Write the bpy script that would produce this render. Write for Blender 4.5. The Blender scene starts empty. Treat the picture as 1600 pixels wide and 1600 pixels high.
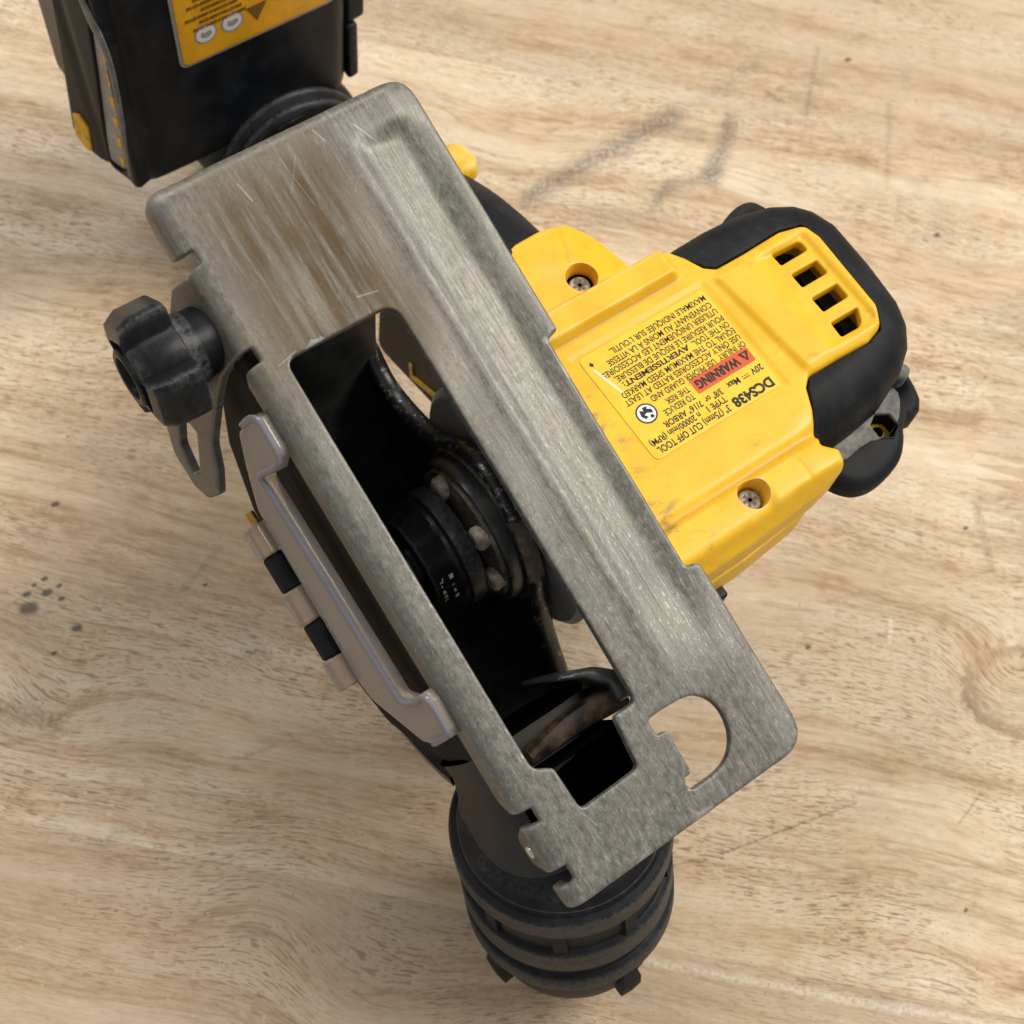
import bpy, bmesh, math, random
import numpy as np
from mathutils import Vector, Matrix
from mathutils.geometry import delaunay_2d_cdt

random.seed(7)
SC = bpy.context.scene
COL = SC.collection
MM = 0.001
PSI = math.radians(-55.147)          # heading of the tool on the bench
LIFT = 82.0                          # spindle axis above the bench, mm

# ------------------------------------------------------------------ camera
cam_d = bpy.data.cameras.new('camera')
cam = bpy.data.objects.new('camera', cam_d)
COL.objects.link(cam)
cam.matrix_world = Matrix(((0.99647, -0.03348, -0.07701, -0.01404),
                           (0.0, 0.91707, -0.39872, -0.11578),
                           (0.08397, 0.39731, 0.91383, 0.35795),
                           (0, 0, 0, 1)))
cam_d.sensor_width = 36.0
cam_d.lens = 36.0 * 2200 / 1600
cam_d.clip_start = 0.01
cam_d.clip_end = 20.0
cam_d.dof.use_dof = True
cam_d.dof.focus_distance = 0.282
cam_d.dof.aperture_fstop = 27.0
SC.camera = cam

# ------------------------------------------------------------------ light
world = bpy.data.worlds.new('World')
SC.world = world
world.use_nodes = True
bg = world.node_tree.nodes['Background']
bg.inputs[0].default_value = (0.95, 0.97, 1.0, 1)
bg.inputs[1].default_value = 0.40

def area(name, loc, target, sx, sy, power, color):
    d = bpy.data.lights.new(name, 'AREA')
    d.shape = 'RECTANGLE'
    d.size, d.size_y, d.energy, d.color = sx, sy, power, color
    o = bpy.data.objects.new(name, d)
    COL.objects.link(o)
    o.location = loc
    o.rotation_euler = (Vector(target) - Vector(loc)).to_track_quat('-Z', 'Y').to_euler()
    return o
area('ceiling_panel_key', (1.25, 0.55, 1.80), (0, 0.05, 0), 0.8, 1.5, 46.0, (1.0, 0.955, 0.88))
area('ceiling_panel_back', (-0.55, 1.20, 1.6), (0, 0.05, 0), 1.5, 0.5, 19.0, (0.97, 0.98, 1.0))
SC.view_settings.view_transform = 'Standard'
SC.view_settings.look = 'None'
SC.view_settings.exposure = -0.10
SC.view_settings.gamma = 1.0
SC.view_settings.use_curve_mapping = False
SC.cycles.use_denoising = True
SC.cycles.max_bounces = 6
SC.cycles.use_adaptive_sampling = True
SC.cycles.adaptive_threshold = 0.025

# ------------------------------------------------------------------ node helper
class NB:
    def __init__(self, name):
        self.m = bpy.data.materials.new(name)
        self.m.use_nodes = True
        self.t = self.m.node_tree
        self.t.nodes.clear()
        self.out = self.t.nodes.new('ShaderNodeOutputMaterial')
    def put(self, sock, v):
        if isinstance(v, bpy.types.NodeSocket):
            self.t.links.new(v, sock)
        elif v is not None:
            if sock.type == 'RGBA' and len(v) == 3:
                v = (*v, 1)
            sock.default_value = v
    def math(self, op, a, b=0.0, c=None, clamp=False):
        n = self.t.nodes.new('ShaderNodeMath')
        n.operation, n.use_clamp = op, clamp
        self.put(n.inputs[0], a); self.put(n.inputs[1], b)
        if c is not None:
            self.put(n.inputs[2], c)
        return n.outputs[0]
    def add(self, a, b): return self.math('ADD', a, b)
    def sub(self, a, b): return self.math('SUBTRACT', a, b)
    def mul(self, a, b): return self.math('MULTIPLY', a, b)
    def vec(self, op, a, b=None, s=None):
        n = self.t.nodes.new('ShaderNodeVectorMath')
        n.operation = op
        self.put(n.inputs[0], a)
        if b is not None:
            self.put(n.inputs[1], b)
        if s is not None:
            self.put(n.inputs['Scale'], s)
        return n.outputs['Value'] if op in ('LENGTH', 'DOT_PRODUCT', 'DISTANCE') else n.outputs[0]
    def comb(self, x, y, z=0.0):
        n = self.t.nodes.new('ShaderNodeCombineXYZ')
        for i, v in enumerate((x, y, z)):
            self.put(n.inputs[i], v)
        return n.outputs[0]
    def sep(self, v):
        n = self.t.nodes.new('ShaderNodeSeparateXYZ')
        self.put(n.inputs[0], v)
        return n.outputs
    def noise(self, v, scale=1.0, detail=3.0, rough=0.55, dist=0.0):
        n = self.t.nodes.new('ShaderNodeTexNoise')
        self.put(n.inputs['Vector'], v)
        n.inputs['Scale'].default_value = scale
        n.inputs['Detail'].default_value = detail
        n.inputs['Roughness'].default_value = rough
        n.inputs['Distortion'].default_value = dist
        return n.outputs['Fac']
    def step(self, x, lo, hi, a=0.0, b=1.0, smooth=True):
        n = self.t.nodes.new('ShaderNodeMapRange')
        n.interpolation_type = 'SMOOTHSTEP' if smooth else 'LINEAR'
        self.put(n.inputs[0], x)
        for i, v in enumerate((lo, hi, a, b)):
            self.put(n.inputs[i + 1], v)
        return n.outputs[0]
    def ramp(self, fac, stops):
        n = self.t.nodes.new('ShaderNodeValToRGB')
        e = n.color_ramp.elements
        while len(e) < len(stops):
            e.new(0.5)
        for el, (p, c) in zip(e, stops):
            el.position, el.color = p, (*c, 1)
        self.put(n.inputs[0], fac)
        return n.outputs[0]
    def mix(self, fac, a, b, mode='MIX'):
        n = self.t.nodes.new('ShaderNodeMix')
        n.data_type, n.blend_type = 'RGBA', mode
        self.put(n.inputs[0], fac); self.put(n.inputs[6], a); self.put(n.inputs[7], b)
        return n.outputs[2]
    def objco(self):          # object coordinates in millimetres
        n = self.t.nodes.new('ShaderNodeTexCoord')
        return self.vec('SCALE', n.outputs['Object'], s=1000.0)
    def uv(self):
        n = self.t.nodes.new('ShaderNodeTexCoord')
        return self.vec('SCALE', n.outputs['UV'], s=100.0)
    def point(self):
        n = self.t.nodes.new('ShaderNodeNewGeometry')
        return n.outputs['Pointiness']
    def rnd(self):
        return self.t.nodes.new('ShaderNodeObjectInfo').outputs['Random']
    def bump(self, h, strength=0.3, dist=0.1):
        n = self.t.nodes.new('ShaderNodeBump')
        n.inputs['Strength'].default_value = strength
        n.inputs['Distance'].default_value = dist * MM
        self.put(n.inputs['Height'], h)
        return n.outputs[0]
    def bsdf(self, **kw):
        n = self.t.nodes.new('ShaderNodeBsdfPrincipled')
        for k, v in kw.items():
            self.put(n.inputs[{'color': 'Base Color', 'rough': 'Roughness', 'metal': 'Metallic', 'normal': 'Normal',
                               'trans': 'Transmission Weight', 'ior': 'IOR', 'alpha': 'Alpha', 'spec': 'Specular IOR Level',
                               'coat': 'Coat Weight', 'coatr': 'Coat Roughness', 'sss': 'Subsurface Weight'}[k]], v)
        self.t.links.new(n.outputs[0], self.out.inputs[0])
        return self.m

# ------------------------------------------------------------------ materials
WCA, WSA = math.cos(math.radians(-10.1)), math.sin(math.radians(-10.1))
GRM = (0.085, 0.075, 0.065)
SCR = (0.12, 0.08, 0.05)
BRN = (0.25, 0.14, 0.07)
# grime streaks, scratches, drops, a painted joint highlight: (a, b, half width, softness, strength, colour, fade)
MARKS = [((22, 147), (68, 182), 1.6, 5.0, 0.72, GRM, 0.4), ((64, 176), (76, 173), 1.0, 4.5, 0.35, GRM, 0.6), ((87, 180), (79, 157), 1.5, 4.2, 0.74, GRM, 0.4),
         ((62, 150), (80, 160), 0.6, 4.0, 0.4, GRM, 0.6), ((60, 145), (66, 155), 0.8, 2.2, 0.5, GRM, 0.35), ((40, 140), (62, 142), 2.0, 5.0, 0.3, GRM, 0.35),
         ((68, 178), (96, 205), 0.8, 3.5, 0.25, GRM, 0.35), ((118, 212), (112, 185), 0.4, 1.3, 0.42, GRM, 0.35), ((100, 192), (104, 189), 0.7, 1.0, 0.65, GRM, 0.35),
         ((140, 190), (136, 160), 0.4, 1.6, 0.35, GRM, 0.35), ((70, -52.5), (106, -39), 0.15, 0.45, 0.7, SCR, 0.35), ((48, -58), (70, -52.5), 0.1, 0.5, 0.4, SCR, 0.35),
         ((133, -44), (140, -36), 0.15, 0.4, 0.6, SCR, 0.35), ((-72, 14), (-63, 27), 0.5, 1.0, 0.3, GRM, 0.3), ((-52, -30), (-45, -27), 0.3, 0.8, 0.35, GRM, 0.3),
         ((-58, -6), (-50, -2), 1.2, 2.0, 0.3, GRM, 0.2), ((-30, 13), (-18, -4), 0.15, 0.5, 0.4, (0.85, 0.74, 0.58), 0.35), ((120, 5), (121, 12), 0.4, 0.6, 0.5, (0.88, 0.76, 0.58), 0.35),
         ((152, 28), (150, 48), 0.8, 1.5, 0.4, BRN, 0.35), ((-85, -52), (-81, -50), 0.6, 1.6, 0.45, (0.10, 0.17, 0.10), 0.2),
         ((-120, -18), (-101, -22), 1.8, 3.6, 0.66, BRN, 0.5), ((-101, -22), (-90, -14), 0.5, 2.4, 0.55, BRN, 0.5), ((-112, -28), (-94, -24), 0.2, 1.6, 0.4, BRN, 0.5),
         ((50, -79), (112, -90), 0.5, 1.6, 0.65, (0.86, 0.76, 0.60), 0.4), ((112, -89.5), (175, -100), 0.5, 1.8, 0.65, (0.86, 0.76, 0.60), 0.4),  # pale highlight painted along the edge of the lower joint
         ((96, 179), (190, 163), 1.6, 2.6, 0.35, (0.42, 0.25, 0.15), 0.5), ((20, 4), (60, -3), 0.12, 0.5, 0.4, (0.85, 0.74, 0.58), 0.3), ((-60, -52), (-20, -60), 0.1, 0.5, 0.35, (0.85, 0.74, 0.58), 0.3)]
for (x, y, r) in ((-111, 8, 2.0), (-112, 12, 0.9), (-107, 12.6, 1.1), (-103, 11, 0.7), (-108, 16.4, 0.7), (-104, 14.6, 0.6), (-110.5, 14.6, 0.5), (-98, 3, 1.1),
                  (-108, 38, 0.9), (-103, -4, 0.6), (-66, 16, 0.5), (97, 3, 0.6), (146, 40, 0.6), (128, 208, 0.9), (150, 140, 0.8), (132, -66, 0.5)):
    MARKS.append(((x - r * 0.4, y), (x + r * 0.4, y + 0.3), r * 0.6, r * 0.8, 0.85, (0.045, 0.035, 0.03), 2.0))
SWIRLS = [(-44, -70, 17, 16, -8), (-100, -20, 18, 12, 8), (153, -8, 16, 15, 16), (20, 170, 30, 18, 5), (-15, -95, 22, 20, 5), (-120, 90, 30, 20, 5)]

def wood(m_lo=-1e4, m_hi=1e4, name='maple_bench', rnd=0.37, tint=0.12):
    """laminated hardwood; each stave gets the marks that lie on it"""
    b = NB(name)
    W = b.vec('MULTIPLY', b.objco(), (1, 1, 0))
    ca, sa = WCA, WSA
    l = b.vec('DOT_PRODUCT', W, (ca, sa, 0))
    m = b.vec('DOT_PRODUCT', W, (-sa, ca, 0))
    on = lambda x, y, pad: m_lo - pad < -x * sa + y * ca < m_hi + pad
    ls = b.add(l, rnd * 900.0)
    ms = b.add(m, rnd * 500.0)
    warp = b.mul(b.sub(b.noise(b.comb(b.mul(ls, 0.012), b.mul(ms, 0.020)), 1, 1.5), 0.5), 15.0)
    def gauss(cx, cy, sx, sy, amp):
        dx = b.mul(b.sub(l, cx * ca + cy * sa), 1 / sx)
        dy = b.mul(b.sub(m, -cx * sa + cy * ca), 1 / sy)
        r2 = b.add(b.mul(dx, dx), b.mul(dy, dy))
        return b.mul(b.math('EXPONENT', b.mul(r2, -1.0)), amp)
    for g in SWIRLS:
        if on(g[0], g[1], 70):
            warp = b.add(warp, gauss(*g))
    mw = b.add(ms, warp)
    band = b.noise(b.comb(b.mul(ls, 0.006), b.mul(mw, 0.075)), 1, 2.0, 0.6)
    fine = b.noise(b.comb(b.mul(ls, 0.034), b.mul(mw, 0.40)), 1, 3, 0.7)
    fleck = b.noise(b.comb(b.mul(ls, 0.16), b.mul(mw, 0.95)), 1, 2, 0.65)
    blot = b.noise(b.vec('MULTIPLY', W, (0.045, 0.06, 0)), 1, 4, 0.65)
    tone = b.add(b.add(b.mul(band, 0.50), b.mul(fine, 0.28)), b.add(b.mul(fleck, 0.24), b.mul(b.sub(blot, 0.5), 0.30)))
    tone = b.add(b.mul(b.sub(tone, 0.5), 0.95), 0.497)
    col = b.ramp(tone, [(0.31, (0.22, 0.125, 0.062)), (0.40, (0.44, 0.285, 0.155)), (0.47, (0.62, 0.45, 0.278)), (0.55, (0.725, 0.57, 0.388)), (0.66, (0.82, 0.695, 0.52))])
    ring = b.math('ABSOLUTE', b.sub(b.math('FRACT', b.mul(b.add(band, b.mul(fine, 0.10)), 5.0)), 0.5))
    line = b.mul(b.step(ring, 0.07, 0.0), b.step(blot, 0.40, 0.60))
    col = b.mix(b.mul(line, 0.6), col, (0.30, 0.165, 0.08))
    # open pores: short dark dashes along the grain
    p1 = b.noise(b.comb(b.mul(ls, 0.24), b.mul(mw, 1.9)), 1, 0.6, 0.5)
    p2 = b.noise(b.comb(b.add(b.mul(ls, 0.5), 40.0), b.mul(mw, 3.3)), 1, 0.6, 0.5)
    where = b.step(b.noise(b.comb(b.mul(ls, 0.016), b.mul(ms, 0.032)), 1, 2), 0.36, 0.60)
    pores = b.math('MAXIMUM', b.mul(b.step(p1, 0.595, 0.64), b.add(b.mul(where, 0.85), 0.08)), b.mul(b.step(p2, 0.61, 0.655), b.add(b.mul(where, 0.6), 0.15)))
    col = b.mix(b.mul(pores, 0.82), col, (0.175, 0.095, 0.045))
    col = b.mix(tint, col, ((0.66, 0.47, 0.31), (0.45, 0.31, 0.20), (0.72, 0.59, 0.42))[int(rnd * 10) % 3])
    # ground-in grey grime, specks, pale scuffing
    gr = b.step(b.noise(b.vec('MULTIPLY', W, (0.022, 0.03, 0)), 1, 5, 0.7), 0.48, 0.70)
    col = b.mix(b.mul(gr, 0.30), col, (0.33, 0.26, 0.18))
    nz = b.noise(b.vec('MULTIPLY', W, (0.34, 0.34, 0)), 1, 4, 0.7)
    col = b.mix(b.mul(b.step(nz, 0.60, 0.76), 0.55), col, (0.20, 0.15, 0.105))
    col = b.mix(b.mul(b.step(nz, 0.40, 0.28), 0.45), col, (0.80, 0.68, 0.52))
    sp = b.step(b.noise(b.vec('MULTIPLY', W, (0.62, 0.62, 0)), 1, 1, 0.5), 0.74, 0.78)
    col = b.mix(b.mul(sp, 0.55), col, (0.13, 0.09, 0.06))
    dark_zones = b.add(gauss(-80, 25, 55, 55, 0.42), b.add(gauss(95, 15, 50, 36, 0.36), gauss(10, -50, 50, 40, 0.28)))  # three broad darker brown zones, broken up by the blotches
    dark_zones = b.mul(dark_zones, b.step(blot, 0.30, 0.62, 0.25, 1.0))
    col = b.mix(dark_zones, col, (0.33, 0.24, 0.15))
    wob = b.mul(b.sub(nz, 0.5), 5.0)
    wob2 = b.sub(b.noise(W, 0.9, 1, 0.6), 0.5)
    def seg(a, c, w, soft, amt, colr, fade):
        nonlocal col
        a, c = Vector((*a, 0)), Vector((*c, 0))
        ba = c - a
        pa = b.vec('SUBTRACT', W, tuple(a))
        h = b.math('MULTIPLY', b.vec('DOT_PRODUCT', pa, tuple(ba)), 1 / ba.length_squared, clamp=True)
        d = b.vec('LENGTH', b.vec('SUBTRACT', pa, b.vec('SCALE', tuple(ba), s=h)))
        d = b.add(d, b.mul(wob, min(0.7, w * 0.22)))
        k = b.mul(b.step(d, w + soft, max(0.0, w - soft * 0.4)), b.step(wob2, -fade, 0.25))
        col = b.mix(b.mul(k, amt), col, colr)
    for q in MARKS:
        if on(*q[0], 4) or on(*q[1], 4):
            seg(*q)
    def ringm(cx, cy, rx, ry, w, amt, colr):
        nonlocal col
        q = b.vec('MULTIPLY', b.vec('SUBTRACT', W, (cx, cy, 0)), (1 / rx, 1 / ry, 0))
        d = b.add(b.vec('LENGTH', q), b.mul(wob, 0.10))
        k = b.mul(b.step(d, 1 + w, 1.0), b.step(d, 1 - 3.4 * w, 1.0))
        col = b.mix(b.mul(b.mul(k, b.step(blot, 0.3, 0.55)), amt), col, colr)
    if on(157, -8, 0):
        ringm(158, -8, 19, 13, 0.10, 0.7, (0.25, 0.13, 0.065))
    hgt = b.noise(b.comb(b.mul(l, 0.12), b.mul(m, 1.2)), 1, 1, 0.5)
    return b.bsdf(color=col, rough=0.56, spec=0.3, normal=b.bump(hgt, 0.45, 0.2))

def steel_plate():
    b = NB('worn_steel_plate')
    U = b.uv()
    s = b.sep(U)
    mott = b.noise(b.vec('MULTIPLY', U, (0.42, 0.7, 1)), 1, 5, 0.72)
    streak = b.noise(b.vec('MULTIPLY', U, (0.09, 1.5, 1)), 1, 4, 0.65)
    big = b.noise(b.vec('MULTIPLY', U, (0.03, 0.09, 1)), 1, 3, 0.6)
    grain = b.noise(b.vec('MULTIPLY', U, (1.7, 2.3, 1)), 1, 3, 0.7)
    tone = b.add(b.mul(mott, 0.52), b.add(b.mul(streak, 0.28), b.mul(grain, 0.2)))
    col = b.ramp(tone, [(0.35, (0.082, 0.076, 0.060)), (0.46, (0.150, 0.141, 0.116)), (0.55, (0.196, 0.186, 0.157)), (0.67, (0.345, 0.335, 0.30))])
    # baked-on brown resin on the rear half, in streaks along the length
    zone = b.mul(b.step(s[0], -18.0, -40.0), b.mul(b.step(s[1], 11.0, -1.0), b.step(s[0], -79.0, -64.0)))
    zone = b.mul(zone, b.step(s[1], -29.0, -15.0))
    st2 = b.noise(b.vec('MULTIPLY', b.vec('ADD', U, (90, 30, 0)), (0.035, 0.42, 1)), 1, 4, 0.6)
    k = b.mul(zone, b.step(st2, 0.36, 0.60, 0.25, 1.0))
    col = b.mix(b.mul(k, 0.95), col, (0.108, 0.068, 0.031))
    tan = b.mul(b.step(s[0], 0.0, -40.0), b.mul(b.step(s[1], 12.0, 2.0), b.step(big, 0.3, 0.6)))
    col = b.mix(b.mul(tan, 0.5), col, (0.185, 0.150, 0.102))
    fl = b.noise(b.vec('MULTIPLY', U, (0.8, 2.2, 1)), 1, 2, 0.5)
    dk = b.mul(b.step(fl, 0.62, 0.68), b.step(big, 0.38, 0.6))
    col = b.mix(b.mul(dk, 0.55), col, (0.085, 0.065, 0.05))
    # scuffs with glints painted in: pale short strokes, denser near the front
    sc = b.noise(b.vec('MULTIPLY', b.vec('ADD', U, (11, 7, 0)), (0.55, 3.4, 1)), 1, 2, 0.6)
    front = b.step(s[0], -30.0, 60.0, 0.25, 1.0)
    scm = b.mul(b.step(sc, 0.60, 0.66), front)
    col = b.mix(b.mul(scm, 0.5), col, (0.48, 0.47, 0.44))
    # long dark scratch lines by the rib
    ln = b.noise(b.vec('MULTIPLY', b.vec('ADD', U, (3, 91, 0)), (0.022, 2.4, 1)), 1, 2, 0.5)
    lm = b.mul(b.step(ln, 0.60, 0.645), b.step(s[1], 3.0, 7.0, 0.35, 1.0))
    col = b.mix(b.mul(lm, 0.65), col, (0.12, 0.11, 0.10))
    # hairline scratches on the stained end
    def hair(x0, y0, x1, y1, w, amt, c=(0.72, 0.69, 0.62)):
        nonlocal col
        a, ba = Vector((x0, y0, 0)), Vector((x1 - x0, y1 - y0, 0))
        pa = b.vec('SUBTRACT', b.vec('MULTIPLY', U, (1, 1, 0)), tuple(a))
        h = b.math('MULTIPLY', b.vec('DOT_PRODUCT', pa, tuple(ba)), 1 / ba.length_squared, clamp=True)
        d = b.vec('LENGTH', b.vec('SUBTRACT', pa, b.vec('SCALE', tuple(ba), s=h)))
        col = b.mix(b.mul(b.step(d, w * 1.3, w * 0.2), amt * 0.3), col, c)
    for q in ((-70, -13, -66, -12.2, .16, .9), (-71, -3.5, -60, -2.2, .12, .5), (-70, -0.5, -64, -5, .12, .4), (-70.5, 12.6, -66.5, 14.6, .18, .9),
              (-73, 5, -70, 6, .2, .8), (-41, -4.5, -40.2, -0.5, .2, .8), (-36.5, -24.2, -37.5, -20, .14, .8), (60, -20, 66, -18, .15, .6)):
        hair(*q)
    xr = b.mul(b.step(s[0], -66.0, -62.0), b.step(s[0], 52.0, 47.0))
    for v0, w0, a0 in ((10.6, 0.30, 0.55), (14.9, 0.22, 0.5), (18.6, 0.16, 0.35)):
        dl = b.math('ABSOLUTE', b.sub(b.add(s[1], b.mul(b.sub(big, 0.5), 1.4)), v0))
        col = b.mix(b.mul(b.mul(b.step(dl, w0 * 1.6, w0 * 0.4), xr), b.mul(a0, b.step(mott, 0.34, 0.56))), col, (0.10, 0.085, 0.068))
    edge = b.step(b.point(), 0.515, 0.57)
    col = b.mix(b.mul(edge, 0.5), col, (0.42, 0.41, 0.385))
    rough = b.add(b.step(mott, 0.35, 0.65, 0.32, 0.50), b.mul(k, 0.28))
    rough = b.sub(rough, b.mul(scm, 0.12))
    h = b.add(b.mul(grain, 0.5), b.add(b.mul(mott, 0.5), b.mul(lm, -0.6)))
    return b.bsdf(color=col, metal=b.sub(0.34, b.mul(k, 0.34)), rough=rough, spec=b.sub(0.36, b.mul(k, 0.3)), normal=b.bump(h, 0.2, 0.16))

def plastic_yellow():
    b = NB('yellow_plastic')
    P = b.objco()
    d = b.noise(P, 0.09, 5, 0.65)
    col = b.mix(b.step(d, 0.3, 0.7), (0.82, 0.445, 0.010), (0.87, 0.515, 0.018))
    spk = b.step(b.noise(P, 0.8, 2, 0.6), 0.70, 0.78)
    col = b.mix(b.mul(spk, 0.35), col, (0.26, 0.15, 0.035))
    smear = b.step(b.noise(b.vec('MULTIPLY', P, (0.25, 0.12, 0.2)), 1, 5, 0.7), 0.58, 0.76)
    col = b.mix(b.mul(smear, 0.42), col, (0.30, 0.17, 0.04))
    y = b.sep(P)[1]
    rub = b.mul(b.step(y, 37.0, 27.0), b.step(b.noise(b.vec('MULTIPLY', P, (0.30, 0.16, 0.2)), 1, 4, 0.7), 0.5, 0.68))
    col = b.mix(b.mul(rub, 0.65), col, (0.20, 0.115, 0.04))
    pt = b.point()
    ed = b.mul(b.step(pt, 0.515, 0.56), b.step(d, 0.4, 0.6))
    col = b.mix(b.mul(ed, 0.5), col, (0.90, 0.68, 0.28))
    dirt = b.step(pt, 0.487, 0.44)
    col = b.mix(b.mul(dirt, 0.55), col, (0.40, 0.22, 0.05))
    return b.bsdf(color=col, rough=b.step(d, 0.35, 0.7, 0.36, 0.48), spec=0.45, normal=b.bump(b.noise(P, 3.0, 2), 0.12, 0.08))

def plastic_black(name, c, rough, dust, dustcol=(0.22, 0.21, 0.195), edge=0.5, scale=1.0):
    b = NB(name)
    P = b.objco()
    n1 = b.noise(P, 0.12 * scale, 5, 0.65)
    n2 = b.noise(P, 0.9 * scale, 3, 0.7)
    col = b.mix(b.step(n1, 0.35, 0.7), c, tuple(min(1, v * 1.6 + 0.004) for v in c))
    k = b.mul(b.step(n1, 0.50, 0.75), b.step(n2, 0.36, 0.66))
    col = b.mix(b.mul(k, dust), col, dustcol)
    spk = b.step(n2, 0.71, 0.77)
    col = b.mix(b.mul(spk, dust * 0.8), col, dustcol)
    ed = b.mul(b.step(b.point(), 0.515, 0.58), b.step(n2, 0.3, 0.6))
    col = b.mix(b.mul(ed, edge), col, dustcol)
    return b.bsdf(color=col, rough=b.add(rough, b.mul(k, 0.2)), spec=0.18, normal=b.bump(b.noise(P, 2.4 * scale, 2), 0.14, 0.10))

def simple(name, c, rough=0.5, metal=0.0, var=0.25, scale=0.5, spec=0.5):
    b = NB(name)
    P = b.objco()
    n = b.noise(P, scale, 4, 0.65)
    col = b.mix(b.step(n, 0.3, 0.72), tuple(v * (1 - var) for v in c), tuple(min(1, v * (1 + var)) for v in c))
    return b.bsdf(color=col, rough=b.step(n, 0.3, 0.7, rough * 0.85, min(1, rough * 1.15)), metal=metal, spec=spec,
                  normal=b.bump(b.noise(P, 2.0, 2), 0.12, 0.08))

def grimy_ring():
    b = NB('dusty_bearing_plate')
    P = b.objco()
    n = b.noise(P, 0.28, 5, 0.7)
    col = b.ramp(n, [(0.3, (0.045, 0.038, 0.030)), (0.5, (0.15, 0.12, 0.085)), (0.72, (0.34, 0.275, 0.20))])
    return b.bsdf(color=col, rough=0.6, metal=0.3, normal=b.bump(n, 0.3, 0.3))

def guard_black(name='chipped_black_guard', chips=0.9):
    b = NB(name)
    P = b.objco()
    n = b.noise(P, 0.10, 5, 0.65)
    col = b.mix(b.step(n, 0.4, 0.7), (0.034, 0.0345, 0.033), (0.080, 0.080, 0.071))
    chip = b.mul(b.step(b.point(), 0.53, 0.60), b.step(b.noise(P, 0.55, 4, 0.7), 0.55, 0.64))
    col = b.mix(b.mul(chip, chips), col, (0.34, 0.32, 0.29))
    return b.bsdf(color=col, rough=b.step(n, 0.3, 0.7, 0.26, 0.42), metal=b.mul(chip, chips * 0.8), normal=b.bump(b.noise(P, 0.25, 2), 0.06, 0.12))

def worn_edge():
    b = NB('worn_black_edge')
    P = b.objco()
    n = b.noise(P, 0.5, 4, 0.7)
    chip = b.step(n, 0.56, 0.64)
    col = b.mix(chip, (0.016, 0.016, 0.016), (0.30, 0.285, 0.26))
    return b.bsdf(color=col, rough=0.32, metal=b.mul(chip, 0.7), normal=b.bump(n, 0.3, 0.25))

def clear_plastic(name, c, rough, trans):
    b = NB(name)
    P = b.objco()
    n = b.noise(P, 0.05, 3, 0.6)
    col = b.mix(b.step(n, 0.3, 0.7), tuple(v * 0.92 for v in c), c)
    sp = b.step(b.noise(P, 0.9, 2, 0.6), 0.70, 0.76)
    col = b.mix(b.mul(sp, 0.3), col, (0.2, 0.17, 0.14))
    return b.bsdf(color=col, rough=rough, trans=trans, ior=1.49, spec=0.5)

def flat(name, c, rough=0.45, spec=0.35):
    b = NB(name)
    return b.bsdf(color=c, rough=rough, spec=spec)

def label_yellow():
    b = NB('printed_label')
    P = b.objco()
    n = b.noise(P, 0.25, 5, 0.65)
    col = b.mix(b.step(n, 0.3, 0.72), (0.84, 0.53, 0.035), (0.90, 0.60, 0.055))
    sp = b.step(b.noise(P, 0.7, 3, 0.6), 0.66, 0.76)
    col = b.mix(b.mul(sp, 0.3), col, (0.35, 0.2, 0.04))
    return b.bsdf(color=col, rough=0.38, spec=0.25)

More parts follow.
